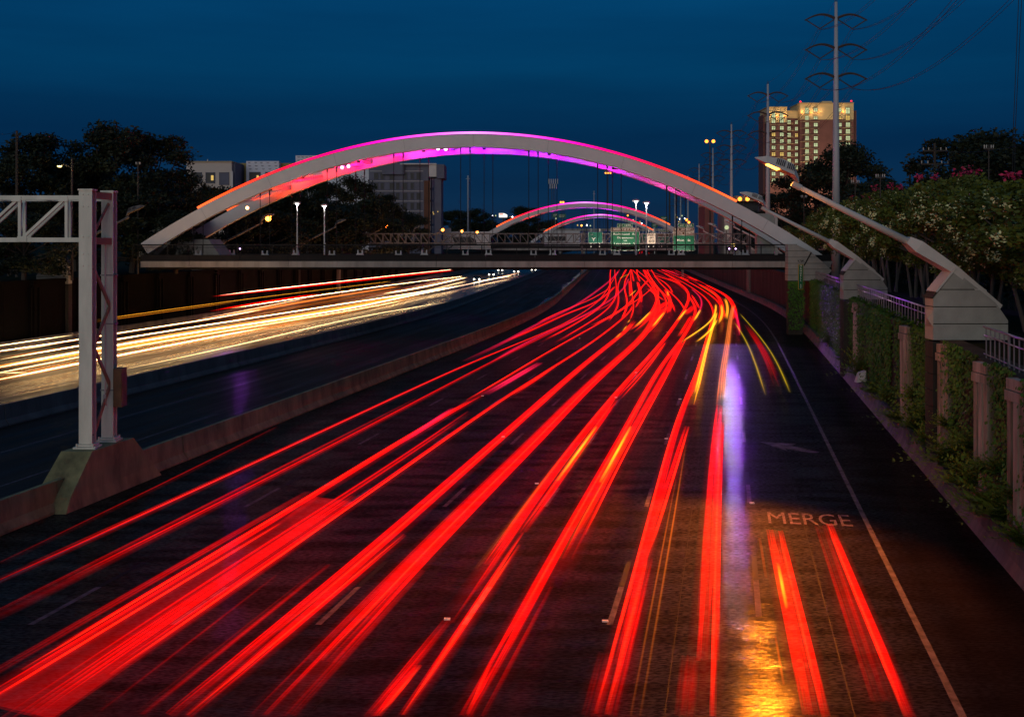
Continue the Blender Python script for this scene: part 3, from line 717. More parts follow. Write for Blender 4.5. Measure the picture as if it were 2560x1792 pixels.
for Y, lit, pw, lab in ((105, False, 0, 'unlit lamp head beside the near gantry column on the left'), (137, True, 1500, 'glowing orange lamp behind the left foot of the nearest arch'),
        (169, False, 0, 'unlit leaning lamp between two lit ones on the left side'), (201, True, 1500, 'glowing orange lamp below the unfinished grey building'),
        (233, False, 0, 'yellowish unlit lamp right of the lit one under the grey building'), (265, True, 900, 'small glowing lamp left of the white panel wall'),
        (297, True, 600, 'tiny lit lamp above the white panel wall'), (329, True, 600, 'tiny lit lamp nearest the second arch foot')):
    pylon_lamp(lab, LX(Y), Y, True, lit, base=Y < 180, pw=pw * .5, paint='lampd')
# bridge end pylon with the street name sign
def UZ(u, v, Y=113.0): p = P(u, v, Y); return (p.x, p.z)
ep = thing('bridge_pylon', 'stacked concrete pylon at the right end of the nearest bridge', 'pylon', (29.0, 113.0, 0))
op = [UZ(*q) for q in ((1970, 702), (1970, 611), (1990, 611), (2028, 630), (2080, 676), (2055, 702))]
zc_ = [UZ(0, v)[1] for v in (702, 688, 673, 658.5, 643, 627, 611)]
for i in range(6):
    pl = clip(op, zc_[i] + .02, zc_[i + 1] - .02)
    if len(pl) > 2: mb = MB(); mb.prism(pl, 113.0, 114.2); mb.build('concrete_panel', M['conc'], ep)
mb = MB(); mb.prism([(x * .995 + 29.0 * .005 + .05, z - .03) for x, z in op], 113.08, 114.1); mb.build('core', M['wall'], ep)
mb = MB(); mb.box((UZ(1990, 0)[0], 113.6, 2.8), (1.5, 1.0, 5.6)); mb.build('shaft', M['wall'], ep)
mb = MB(); a, b = UZ(2010, 664), UZ(2028, 631); mb.bar((a[0], 112.97, a[1]), (b[0], 112.97, b[1]), .06, .12); mb.build('seam_plate', M['wall'], ep)
mb = MB()
for i in range(9):
    a = UZ(1994 + i * 1.9, 650 + (i % 3) * 2.5); b = UZ(1996 + i * 1.9, 655 - (i % 2) * 5); mb.bar((a[0], 112.985, a[1]), (b[0], 112.985, b[1]), .02, .05)
mb.build('graffiti_scrawl', M['black'], ep)
a, b = UZ(1994.5, 661), UZ(2007, 723.5)
ss = thing('street_name_sign', 'narrow upright green street name sign hung on the bridge pylon', 'street sign', ((a[0] + b[0]) / 2, 112.85, (a[1] + b[1]) / 2))
mb = MB(); mb.box(((a[0] + b[0]) / 2, 112.86, (a[1] + b[1]) / 2), (b[0] - a[0], .05, a[1] - b[1])); mb.build('border', M['yellow'], ss)
mb = MB(); mb.box(((a[0] + b[0]) / 2, 112.83, (a[1] + b[1]) / 2), (b[0] - a[0] - .08, .05, a[1] - b[1] - .08)); mb.build('panel', M['green'], ss)
mb = MB(); mb.box(((a[0] + b[0]) / 2 + .1, 112.95, (a[1] + b[1]) / 2 + .4), (.1, .16, .1)); mb.build('bracket', M['rail'], ss)
wd = 'MANDELL ST'
for i, ch in enumerate(wd):
    if ch != ' ': lettering(ch, .27, ((a[0] + b[0]) / 2, 112.795, a[1] - .17 - i * .25), M['legend'], ss)

# retaining walls
def wallobj(name, label, wc, h, y0, y1, sgn, mat, pil=None, pstep=4.0):
    t = thing(name, label, 'wall', W(wc, y0)); y = y0
    while y < y1:
        L = 8 if y < 200 else 32
        a, b = y + .015, min(y + L, y1) - .015
        mb = MB(); pa, pb = W(wc, a), W(wc, b)
        ex = Vector((sgn * .8, 0, 0)); hz = Vector((0, 0, h - .35))
        vs = [pa, pa + ex, pb + ex, pb]; mb.add(vs + [q + hz for q in vs], [(0, 3, 2, 1), (4, 5, 6, 7), (0, 1, 5, 4), (1, 2, 6, 5), (2, 3, 7, 6), (3, 0, 4, 7)]); mb.build('wall_panel', mat, t)
        mb = MB(); pa, pb = W(wc - sgn * .12, a), W(wc - sgn * .12, b); vs = [pa + hz, pa + hz + ex * 1.2, pb + hz + ex * 1.2, pb + hz]
        up = Vector((0, 0, .35)); mb.add(vs + [q + up for q in vs], [(0, 3, 2, 1), (4, 5, 6, 7), (0, 1, 5, 4), (1, 2, 6, 5), (2, 3, 7, 6), (3, 0, 4, 7)]); mb.build('coping', mat, t)
        y += L
    for y in (pil or []):
        mb = MB()
        for k in range(4):
            c = W(wc - sgn * (.14 + (.09 if k % 2 else 0)), y + (k - 1.5) * .36); mb.box((c.x, c.y, (h - .7) / 2), (.30, .28, h - .7))
        po = mb.build('pilaster', M['pil'] if sgn > 0 else mat, t)
        mb = MB(); c = W(wc - sgn * .16, y); mb.box((c.x, c.y, h - .55), (.46, 1.2, .30)); mb.box((c.x, c.y, h - .2), (.40, 1.1, .34)); mb.build('capital', M['pil'] if sgn > 0 else mat, po)
    return t
wallobj('retaining_wall', 'ivy covered retaining wall with ribbed pilasters along the right shoulder', 4.15, 5.6, 16, 420, 1, M['wall'], [27, 32.4, 36.9, 43.4, 53.0, 73.2])
wallobj('retaining_wall', 'dark retaining wall along the far left side of the headlight lanes', -69.2, 6.2, 40, 420, -1, M['farwall'], [70 + 7.5 * i for i in range(24)])
def fence(label, y0, y1, step, wc=4.35, zb=5.6):
    t = thing('railing', label, 'railing', W(wc, y0, zb), 'steel railings on top of the right wall')
    n = max(2, int((y1 - y0) / 4))
    for nm, z, r in (('top_rail', zb + 1.08, .042), ('middle_rail', zb + .78, .03), ('bottom_rail', zb + .12, .028)):
        mb = MB(); mb.tube([W(wc, lerp(y0, y1, i / n), z) for i in range(n + 1)], r, 8); mb.build(nm, M['rail'], t)
    y = y0; i = 0
    while y <= y1 + .01:
        mb = MB(); mb.tube([W(wc, y, zb), W(wc, y, zb + 1.06)], .045 if i % 6 == 0 else .026, 6); mb.build('post' if i % 6 == 0 else 'baluster', M['rail'], t); y += step; i += 1
fence('steel railing nearest the camera at the right edge, in front of the big pylon', 24, 38.6, .62)
fence('pink lit steel railing between the two right lamp pylons', 46.3, 76.6, .95)
fence('small steel railing between the second lamp pylon and the bridge pylon', 78.3, 111.5, 1.1)

# ------------------------------------------------------------------ foliage
def leafcloud(rng, clumps, per, size, flat=.6, droop=0.0):
    mb = MB()
    for (cx, cy, cz, r) in clumps:
        for _ in range(per):
            while True:
                d = Vector((rng.gauss(0, 1), rng.gauss(0, 1), rng.gauss(0, 1)))
                if d.length > .01: break
            d = d.normalized() * r * (rng.random() ** .45)
            p = Vector((cx + d.x, cy + d.y, cz + d.z * flat))
            s = size * rng.uniform(.6, 1.35)
            ax = Vector((rng.gauss(0, 1), rng.gauss(0, 1), rng.gauss(0, .6) - droop)).normalized()
            bx_ = ax.cross(Vector((rng.gauss(0, 1), rng.gauss(0, 1), rng.gauss(0, 1)))).normalized()
            tip = p + ax * s; m = p + ax * (s * .45)
            mb.add([p, m + bx_ * (s * .28), tip, m - bx_ * (s * .28)], [(0, 1, 2, 3)])
    return mb
def tree_mesh(seed, h, rad, crown0, nclump, per, leaf, spread=1.0, stems=1):
    rng = random.Random(seed); cl = []
    for i in range(nclump):
        a = rng.uniform(0, 2 * math.pi); t = rng.random(); z = lerp(crown0, h, t ** .85)
        rr = rad * math.sin(math.pi * min(.97, max(.12, .18 + .72 * t))) * (rng.random() ** .45) * spread
        cl.append((math.cos(a) * rr, math.sin(a) * rr, z - rad * .12, rad * rng.uniform(.17, .36)))
    crown = leafcloud(rng, cl, per, leaf)
    tr = MB()
    for s in range(stems):
        a = 2 * math.pi * s / stems + rng.uniform(0, 1); off = 0 if stems == 1 else .35
        b = Vector((math.cos(a) * off, math.sin(a) * off, 0)); tp = Vector((math.cos(a) * off * 3, math.sin(a) * off * 3, crown0 + (h - crown0) * .55))
        r0 = rad * (.055 if stems == 1 else .03)
        tr.tube([b, b.lerp(tp, .4) + Vector((rng.uniform(-.2, .2), rng.uniform(-.2, .2), 0)), tp], [r0, r0 * .7, r0 * .25], 8)
    for c in cl[:: max(1, len(cl) // 14)]:
        st = Vector((0, 0, lerp(crown0 * .8, c[2], .4))); en = Vector(c[:3]); tr.tube([st, st.lerp(en, .55) + Vector((0, 0, -.2)), en], [rad * .022, rad * .015, rad * .006], 5)
    return crown, tr, cl
PROTO = {}
def tree(kind, label, loc, s=1.0, rz=0.0, group=None, cat='tree', name='tree', sz=None):
    if kind not in PROTO:
        spec = {'oak': (3, 13, 5.6, 3.2, 50, 330, .36, 'leaf'), 'oak2': (8, 13, 5.0, 3.5, 42, 320, .36, 'leaf2'), 'oak3': (15, 14, 6.2, 3.4, 56, 320, .38, 'leaf'),
                'bushy': (21, 9, 5.2, 1.4, 44, 320, .34, 'leaf2')}[kind]
        c, t_, cl = tree_mesh(*spec[:4], spec[4], spec[5], spec[6])
        PROTO[kind] = (c.mesh('crown', M[spec[7]]), t_.mesh('trunk', M['bark']))
    c, t_ = PROTO[kind]
    t = thing(name, label, cat, loc, group, rz, (s, s, s if sz is None else sz))
    link('trunk', t_, t); link('crown', c, t)
    return t
def tree_px(kind, label, u, vtop, Y, base=6.2, group=None, rz=0.0, wide=1.0):
    p = P(u, vtop, Y); hh = {'oak': 13.6, 'oak2': 13.4, 'oak3': 14.8, 'bushy': 9.6}[kind]
    s = (p.z - base) / hh
    return tree(kind, label, (p.x, Y, base), s * wide, rz, group, sz=s)
gl = 'dark trees behind the left wall'
for i, (k, u, v, Y, wd_, lab) in enumerate((
        ('oak', 25, 400, 112, 1.0, 'dark leafy tree at the left picture edge beside the wooden pole'),
        ('oak2', 118, 318, 118, 1.0, 'tall open crowned tree whose branches show sky, second from the left edge'),
        ('oak3', 262, 292, 124, .85, 'tallest dark tree with a narrow top above the near gantry column'),
        ('oak', 372, 310, 132, 1.0, 'broad dark tree right of the tallest one'),
        ('oak2', 190, 395, 128, 1.1, 'lower dark tree filling the gap behind the yellow street light'),
        ('bushy', 330, 440, 122, 1.2, 'low rounded dark tree above the pale lamp head'),
        ('oak3', 470, 428, 150, .8, 'dark tree in front of the cream building'),
        ('bushy', 545, 455, 158, .8, 'small dark tree below the cream building windows'),
        ('bushy', 612, 470, 170, .8, 'small dark tree under the yellow sheathed wall'),
        ('bushy', 60, 520, 100, 1.3, 'low dark tree behind the gantry truss at the left'),
        ('bushy', 440, 510, 120, 1.0, 'low dark tree behind the left foot of the nearest arch'),
        ('bushy', 700, 452, 190, 1.2, 'dark tree left of the first post lamp'),
        ('oak', 790, 440, 200, 1.0, 'dark tree under the pink part of the arch'),
        ('oak3', 885, 432, 225, 1.0, 'large dark tree standing before the grey unfinished building'),
        ('oak2', 960, 480, 235, .9, 'dark tree right of the large one, below the grey building'),
        ('bushy', 1020, 520, 260, 1.0, 'low dark tree at the foot of the brown boarded strip'),
        ('bushy', 745, 470, 180, 1.2, 'low dark tree behind the post lamps'),
        ('bushy', 895, 490, 195, 1.3, 'low dark tree right of the second post lamp'),
        ('bushy', 840, 500, 185, 1.2, 'low dark tree just right of the white post lamps'),
        ('bushy', 650, 500, 165, 1.2, 'low dark tree behind the glowing left lamp'))):
    tree_px(k, lab, u, v, Y, 6.2, gl, i * 1.3, wd_)
gd = 'distant dark trees along the horizon'
for i, (k, u, v, Y, lab) in enumerate((('oak', 1130, 522, 480, 'distant tree right of the grey building'), ('oak3', 1185, 518, 470, 'distant round tree beside the radio mast'),
        ('bushy', 1225, 545, 500, 'distant low tree left of the lit billboard'), ('oak', 1315, 512, 640, 'distant dark tree left of the second arch'),
        ('bushy', 1370, 545, 1000, 'distant low tree below the second arch'), ('bushy', 1285, 548, 640, 'small distant tree right of the lit billboard'))):
    tree_px(k, lab, u, v, Y, 6.2, gd, i * 1.1, 1.3)
gr_ = 'dark trees behind the flowering hedge'
for i, (k, u, v, Y, wd_, lab) in enumerate((
        ('oak', 1960, 470, 230, 1.2, 'dark tree at the foot of the lit apartment tower'), ('oak3', 2110, 345, 190, 1.0, 'tall dark tree just right of the nearest steel pole'),
        ('oak2', 2040, 400, 210, 1.1, 'dark tree between the two steel poles below the tower'), ('bushy', 2215, 430, 170, 1.1, 'low dark tree right of the tower trees'),
        ('oak', 2400, 318, 95, 1.0, 'big dark tree at the right behind the utility pole'), ('oak3', 2500, 312, 88, 1.0, 'big dark tree near the right picture edge'),
        ('oak2', 2585, 308, 84, 1.0, 'dark tree cut by the right picture edge'), ('bushy', 2330, 480, 110, 1.3, 'low dark tree under the utility pole'),
        ('bushy', 1905, 520, 250, 1.0, 'low dark tree left of the second steel pole'), ('bushy', 2150, 470, 150, 1.2, 'low dark tree behind the near lamp pole'))):
    tree_px(k, lab, u, v, Y, 5.7, gr_, i * 1.7, wd_)
# crepe myrtles: many stems, hanging blossom
def myrtle_meshes(seed):
    c, t_, cl = tree_mesh(seed, 6.6, 3.1, 2.7, 46, 300, .21, 1.05, 5)
    rng = random.Random(seed + 5)
    wf = leafcloud(rng, [(x * 1.28, y * 1.28, z - .05, r * .36) for x, y, z, r in cl], 34, .125, 1.2)
    pf = leafcloud(rng, [(x * 1.2, y * 1.2, z + .6, r * .32) for x, y, z, r in sorted(cl, key=lambda q: -q[2])[:3]], 30, .17, 1.0)
    return c.mesh('crown', M['leafm']), t_.mesh('trunk', M['palebark']), wf.mesh('white_blossom', M['white_fl']), pf.mesh('pink_blossom', M['pink_fl'])
my = [myrtle_meshes(31), myrtle_meshes(37), myrtle_meshes(44)]
gm = 'flowering trees behind the right wall'
for i, (u, vt, Y, lab, pink) in enumerate((
        (2618, 425, 41, 'flowering tree at the right picture edge above the near railing', 0), (2540, 440, 48, 'flowering tree with white clusters right of the big pylon roof', 1),
        (2473, 450, 55, 'flowering tree rising straight over the big pylon roof', 0), (2400, 440, 62, 'flowering tree with pink tips right of the near lamp arm', 1),
        (2330, 448, 70, 'flowering tree crossed by the thick lower part of the near lamp arm', 1), (2280, 470, 78, 'white flowering tree under the middle of the near lamp arm', 0),
        (2230, 482, 87, 'white flowering tree above the second pylon', 1), (2190, 492, 97, 'flowering tree left of the near lamp arm, above the second lamp pylon', 0),
        (2155, 505, 107, 'flowering tree directly behind the second lamp arm', 1), (2092, 525, 130, 'small flowering tree just beyond the bridge pylon', 0), (2044, 548, 150, 'smallest flowering tree beyond the bridge at the end of the row', 0))):
    p = P(u, vt - 22, Y); s = (p.z - 5.7) / 7.0
    t = thing('flowering_tree', lab, 'tree', (E(Y) + 8.4 + (i % 2) * .5, Y, 5.7), gm, i * 1.9, (1.2, 1.2, s))
    q = my[i % 3]
    link('trunk', q[1], t); link('crown', q[0], t); link('white_blossom', q[2], t)
    if pink: link('pink_blossom', q[3], t)
# hedge added to darken the gap behind the flowering trees
rng = random.Random(8); hb = MB()
hb = leafcloud(rng, [(E(y) + 12.5 + rng.uniform(-.4, .4), y, 5.9 + rng.random() * 3.2, 1.1) for y in [26 + .42 * i for i in range(230)]], 70, .34)
hg_ = thing('hedge', 'added tall hedge darkening the gap behind the flowering tree stems', 'hedge', W(12.5, 30, 5.6)); hb.build('foliage', M['leaf2'], hg_)
mb = MB()
for i in range(60): p = W(12.6, 27 + i * 1.6, 5.4); mb.tube([p, p + Vector((.1, 0, 2.6))], [.06, .03], 5)
tag(mb.build('stems', M['bark'], hg_), kind='stuff')
# ivy sheets over the right wall (nobody could count the leaves)
rng = random.Random(5); iv = MB()
pat = [(16, 27.5, .9), (29.0, 31.2, .95), (33.6, 35.4, .45), (38.6, 40.2, .35), (41.2, 43.0, .55), (46.6, 50.6, 1.0), (54.2, 56.0, .55), (59.0, 65.5, 1.0), (66.8, 69.0, .4), (70.5, 72.5, .6), (73.6, 76.8, .9), (78.4, 81.5, .9), (83, 88, .9), (89, 94.5, .95), (96, 100.5, .9), (101.6, 106.6, .9), (107.5, 112, .9)]
for y0, y1, den in pat:
    n = int((y1 - y0) * 1500 * den)
    for _ in range(n):
        y = rng.uniform(y0 - .4, y1 + .4); f = math.sin(y * 2.1) * .5 + math.sin(y * 5.3 + 1) * .3
        z = 5.75 - (rng.random() ** 1.4) * (2.6 + f * 2.6 + den * 2.4)
        if z < .7: continue
        p = W(4.12 - abs(rng.gauss(0, .16 + .05 * f)) - .02, y, z); s = rng.uniform(.08, .18)
        a = Vector((-rng.random() * .7, rng.gauss(0, .6), -1 + rng.gauss(0, .35))).normalized(); b = a.cross(Vector((-1, rng.gauss(0, .5), rng.gauss(0, .4)))).normalized()
        iv.add([p, p + a * s * .5 + b * s * .42, p + a * s, p + a * s * .5 - b * s * .42], [(0, 1, 2, 3)])
for y, zz in [(rng.uniform(46, 112), 0) for _ in range(2600)]:
    p = W(4.3 + rng.uniform(-.3, .4), y, 5.6 + abs(rng.gauss(0, .12))); s = .2
    a = Vector((rng.gauss(0, 1), rng.gauss(0, 1), rng.gauss(0, .5))).normalized(); b = a.cross(Vector((rng.gauss(0, 1), 1, 1))).normalized()
    iv.add([p, p + a * s * .5 + b * s * .4, p + a * s, p + a * s * .5 - b * s * .4], [(0, 1, 2, 3)])
for _ in range(900):
    p = Vector((rng.uniform(28.9, 30.6), 113.02 - abs(rng.gauss(0, .06)), 5.6 - rng.random() ** 2.0 * 5)); s = rng.uniform(.12, .24)
    a = Vector((rng.gauss(0, .6), -rng.random() * .7, -1)).normalized(); b = a.cross(Vector((rng.gauss(0, .5), -1, rng.gauss(0, .4)))).normalized()
    iv.add([p, p + a * s * .5 + b * s * .42, p + a * s, p + a * s * .5 - b * s * .42], [(0, 1, 2, 3)])
tag(iv.build('ivy', M['ivy']), 'green ivy hanging over the right retaining wall', None, None, 'stuff')
# shrubs rising behind the shoulder barrier
def shrub(seed):
    r = random.Random(seed); mb = MB()
    for _ in range(46):
        a = r.uniform(0, 6.28); el = r.uniform(.25, 1.25); L = r.uniform(.6, 1.25); d = Vector((math.cos(a) * math.cos(el), math.sin(a) * math.cos(el), math.sin(el)))
        pr = Vector((0, 0, 0)); 
        for k in range(7):
            p = d * (L * (k + 1) / 7) + Vector((0, 0, -.28 * ((k + 1) / 7) ** 2 * L))
            for sg in (-1, 1):
                sd = d.cross(Vector((0, 0, 1))).normalized() * sg; s = .17 * (1.15 - k / 9)
                tp = p + (sd + d * .5).normalized() * s * 1.4 + Vector((0, 0, r.uniform(-.05, .05)))
                mm = (p + tp) / 2; n = Vector((0, 0, 1)).cross(tp - p).normalized() * s * .3
                mb.add([p, mm + n, tp, mm - n], [(0, 1, 2, 3)])
    return mb.mesh('fronds', M['fern'])
sh = [shrub(3), shrub(9), shrub(14)]
st_ = MB(); st_.tube([(0, 0, -.3), (0, 0, .25)], [.05, .03], 6); stm = st_.mesh('stem', M['bark'])
gs = 'ferny shrubs between the shoulder barrier and the ivy wall'
lab_s = ['yellow green shrub lowest at the right, beside the scuffed barrier', 'ferny shrub under the near railing', 'yellowing shrub at the foot of the ribbed pilasters', 'ferny shrub left of the ribbed pilasters',
         'yellow tinged shrub below the big pylon', 'ferny shrub spilling over the barrier below the big pylon', 'green shrub under the ivy curtain left of the big pylon', 'shrub below the dark wall recess', 'green shrub under the climbing vine',
         'shrub beside the white stub on the barrier', 'small shrub past the white stub', 'small shrub below the second pylon', 'small shrub under the far railing', 'smallest shrub close to the bridge pylon']
for i, lab in enumerate(lab_s):
    Y = [31.5, 33.6, 35.2, 37.4, 39.5, 41.8, 46, 49.5, 53.5, 58, 63.5, 70, 80, 92][i]
    t = thing('shrub', lab, 'shrub', W(3.98 - (i % 3) * .06, Y, .8 + (i % 2) * .25), gs, i * 1.1, (1.35 + (i % 3) * .3, 1.6, 1.35 + (i % 4) * .3))
    link('fronds', sh[i % 3], t); link('stem', stm, t)
    if i < 9:
        t = thing('shrub', 'second tier ' + lab, 'shrub', W(4.0, Y + 1.1, 1.9 + (i % 2) * .4), gs, i * 2.3, (.95, 1.3, 1.0)); link('fronds', sh[(i + 1) % 3], t); link('stem', stm, t)
mb = MB(); p = W(3.66, 68.5, .78); mb.prism([(p.x - .3, p.z), (p.x + .32, p.z + .1), (p.x + .3, p.z + .75), (p.x - .1, p.z + .6)], p.y, p.y + .5)
tag(mb.build('broken_barrier_stub', M['clad']), 'pale broken concrete stub on the right shoulder barrier', 'stub')
# ------------------------------------------------------------------ steel power poles with curved arms, and the cables they carry
pw_ = [(29.3, 59), (36.9, 123), (44.3, 187), (51.0, 251), (58.4, 314), (65.5, 378), (72.0, 442), (79.0, 506), (86.0, 570)]
pt = thing('power_pole', 'nearest steel power pole with three pairs of curved arms, before the lit tower', 'power pole', (36.9, 123, 5.6), 'steel power poles marching into the distance')
mb = MB(); mb.tube([(0, 0, 0), (0, 0, 16), (0, 0, 31.4)], [.50, .36, .17], 12); mb.build('pole', M['pole'], pt, True, True)
mb = MB(); mb.tube([(0, 0, 31.0), (.12, 0, 31.6), (0, 0, 32.0), (-.12, 0, 31.6), (0, 0, 31.0)], .04, 5); mb.build('top_loop', M['arm'], pt, False, True)
for z in (6, 12.5, 19):
    mb = MB(); mb.tube([(0, 0, z), (0, 0, z + .05)], [.50 - z * .0095] * 2, 12); mb.build('joint_ring', M['arm'], pt, False, True)
for z in (29.5, 26.1, 22.8):
    for s in (-1, 1):
        mb = MB(); mb.tube([(s * (.15 + 3.4 * t), 0, z + 1.9 * math.sin(math.pi * (.12 + t * .88)) * .36 + .05 - .25) for t in [i / 9 for i in range(10)]], [.17 - .010 * i for i in range(10)], 6)
        a = mb.build('curved_arm', M['arm'], pt, False, True)
        mb = MB(); mb.tube([(s * .2, 0, z - .1), (s * 1.85, 0, z - 1.15)], .07, 5); mb.tube([(s * 3.5, 0, z - .1), (s * 1.85, 0, z - 1.15)], .07, 5); mb.build('insulator_string', M['arm'], a, False, True)
labs = ['second steel power pole, left of the lit tower', 'third steel power pole counting back from the tower', 'fourth steel power pole, thin against the sky', 'fifth steel power pole over the right end of the nearest arch',
        'sixth steel power pole, faint beyond the arch', 'seventh steel power pole above the brown signs', 'farthest steel power pole of the row']
for (x, y), lab in zip(pw_[2:], labs):
    c = copy_tree(pt); c.location = (x, y, 5.6); c['label'] = lab
pn = ['left', 'right']; hn = ['top', 'middle', 'lowest']
for hi, z in enumerate((29.5, 26.1, 22.8)):
    for si, s in enumerate((-1, 1)):
        mb = MB()
        for (x0, y0), (x1, y1) in zip(pw_, pw_[1:]):
            for dx in ((-.16, .16)):
                pts = []
                for i in range(15):
                    t = i / 14; sag = 4 * (2.3 if y0 > 60 else 3.0) * t * (1 - t)
                    pts.append((lerp(x0, x1, t) + s * 1.85 + dx, lerp(y0, y1, t), 5.6 + z - 1.25 - sag))
                mb.tube(pts, .022 if y0 < 130 else .028, 4)
        tag(mb.build('power_cable', M['wire']), f'pair of {hn[hi]} power cables strung on the {pn[si]} arms of the steel poles', 'power cable', 'power cables between the steel poles')
mb = MB()
for (x0, y0), (x1, y1) in zip(pw_, pw_[1:]):
    mb.tube([(lerp(x0, x1, i / 12), lerp(y0, y1, i / 12), 37.3 - 6 * (i / 12) * (1 - i / 12)) for i in range(13)], .015, 4)
tag(mb.build('shield_wire', M['wire']), 'single thin wire joining the very tops of the steel poles', 'power cable')
for k, (u0, u1) in enumerate(((2549, 2533), (2557, 2538))):
    a, b = P(u0, -60, 60), P(u1, 330, 60 + k); mb = MB(); mb.tube([a, b], .02, 4)
    b2 = Vector((b.x - .1, b.y, 6)); mb.tube([b, b2], .02, 4)
    tag(mb.build('guy_wire', M['wire']), ('left', 'right')[k] + ' one of two steep guy wires at the right picture edge', 'wire')

# ------------------------------------------------------------------ apartment tower
TY = 520.0; S = TY / F
def X_(u, Y=TY): return (u - 1280) / F * Y
def Z_(v, Y=TY): return H - (v - VH) / F * Y
def block(mb, u0, v0, u1, v1, Y, d, mi=0, base=None):
    z1 = Z_(v0, Y); z0 = Z_(v1, Y) if base is None else base
    return mb.box(((X_(u0, Y) + X_(u1, Y)) / 2, Y + d / 2, (z0 + z1) / 2), (abs(X_(u1, Y) - X_(u0, Y)), d, z1 - z0), mi)
bt = thing('apartment_tower', 'tall brick and tan apartment tower with rows of lit windows', 'building', (X_(2025), TY, 6))
def sect(u0, u1, vt, vb, dY, d, name):
    mb = MB(); block(mb, u0, vb, u1, 700, TY + dY, d, base=5); mb.build(name + 'brick_wall', M['brick'], bt)
    mb = MB(); block(mb, u0, vt, u1, vb - .3, TY + dY, d); mb.build('tan_wall', M['tan'], bt)
    mb = MB(); block(mb, u0 - 1.2, vt - 2.2, u1 + 1.2, vt - .4, TY + dY - .6, d + 1); mb.build('cornice', M['tand'], bt)
sect(1919, 1967.6, 269, 307, 0, 16, ''); sect(1967.6, 1999.6, 278.5, 296.5, 3, 14, ''); sect(1999.6, 2134, 259, 299.5, -1, 18, '')
mb = MB(); block(mb, 1908, 287, 1919, 700, TY + 6, 10, base=5); mb.build('side_wing', M['brick'], bt)
mb = MB(); block(mb, 2134, 277, 2141, 700, TY + 7, 12, base=5); mb.build('side_wing', M['brick'], bt)
mb = MB(); block(mb, 2055, 253.5, 2080, 258, TY + 6, 8); mb.build('roof_plant_room', M['tan'], bt)
def winmesh(w, h, tall, key):
    mb = MB(); mb.box((0, 0, 0), (w, .10, h), 0)
    fr = .14
    for x in (-w / 2, 0, w / 2): mb.box((x, -.08, 0), (fr, .16, h + fr), 1)
    for z in (-h / 2, h / 2) + ((h * .12,) if True else ()): mb.box((0, -.09, z), (w + fr, .15, fr), 1)
    return mb.mesh('window', [M[key], M['frame']])
WM = {}
def window(u, v, wpx, hpx, dY, key, par):
    k = (wpx, hpx, key)
    if k not in WM: WM[k] = winmesh(wpx * S, hpx * S, 0, key)
    o = link('window', WM[k], par); o.location = Vector((X_(u), TY + dY - .12, Z_(v))) - Vector(ORG[par.name]); return o
rg = random.Random(4)
def key(): return 'win_b' if rg.random() < .13 else 'win_a'
for cu, wpx in ((1933.3, 9.4), (1954, 9.6)):
    window(cu, 288.5, wpx, 13, 0, 'win_a', bt); window(cu, 302.5, wpx, 11.5, 0, 'win_a', bt)
    for i in range(9): window(cu + .3, 320.5 + 16.35 * i, wpx, 9, 0, key(), bt)
for cu, wpx, h_ in ((1976.3, 8.6, 11), (1995, 7.6, 9)):
    for i in range(11): window(cu + .2, 304.5 + 16.2 * i, wpx, h_, 3, key(), bt)
for cu, wpx, h_ in ((2015.6, 9.2, 11), (2037.3, 9.8, 9), (2097.5, 8.8, 9), (2117.6, 10.8, 11)):
    window(cu, 278 if h_ > 10 else 276, wpx, 15 if h_ > 10 else 9.5, -1, 'win_a', bt); window(cu, 296, wpx, 11 if h_ > 10 else 7, -1, 'win_a' if cu < 2090 else 'win_b', bt)
    for i in range(10): window(cu + .3, 313 + 16.7 * i, wpx, h_, -1, key(), bt)
for i in range(10):
    for u0, u1, v, dY in ((1921, 1966, 312.5 + 16.35 * i, 0), (1968, 1999, 311 + 16.2 * i, 3), (2001, 2049, 304.5 + 16.7 * i, -1), (2095, 2133, 303.5 + 16.7 * i, -1)):
        mb = MB(); block(mb, u0, v - .45, u1, v + .45, TY + dY - .25, .3); mb.build('floor_band', M['tand'], bt)
    for cu, v, dY in ((1976.3, 310.2 + 16.2 * i, 3), (2015.6, 303.6 + 16.7 * i, -1), (2117.6, 302.6 + 16.7 * i, -1)):
        mb = MB(); block(mb, cu - 8, v - .1, cu + 8, v + .9, TY + dY - 1.5, 1.4)
        for q in range(9): mb.box((X_(cu - 7.8 + 1.95 * q), TY + dY - 1.45, Z_(v - 2.2)), (.07, .07, 1.0))
        mb.box((X_(cu), TY + dY - 1.45, Z_(v - 4.6)), (16 * S, .08, .08)); mb.build('balcony', M['tand'], bt)
for u, v, dY in ((1921.5, 291, 0), (1943.6, 291, 0), (1964, 290.5, 0), (2004.3, 282, -1), (2026.8, 282.5, -1), (2047.5, 282, -1), (2106.4, 280, -1)):
    mb = MB(); block(mb, u - .8, v - 1.5, u + .8, v + 1.2, TY + dY - .5, .35); mb.build('wall_sconce', M['sodium_s'], bt)
    lamp('POINT', 'sconce_light', (X_(u), TY + dY - 1.3, Z_(v - 2)), 150, (1, .62, .28), bt, .2)
for u, v in ((1920, 264.5), (2002.5, 255), (2130, 253.5)):
    mb = MB(); mb.tube([(X_(u), TY + 1, Z_(v + 3.6)), (X_(u), TY + 1, Z_(v))], .08, 5); rb = mb.build('beacon_mast', M['arm'], bt)
    mb = MB(); mb.tube([(X_(u), TY + 1, Z_(v) - .1), (X_(u), TY + 1, Z_(v) + .35), (X_(u), TY + 1, Z_(v) + .6)], [.42, .45, .12], 8); mb.build('red_beacon', M['red_e'], rb)
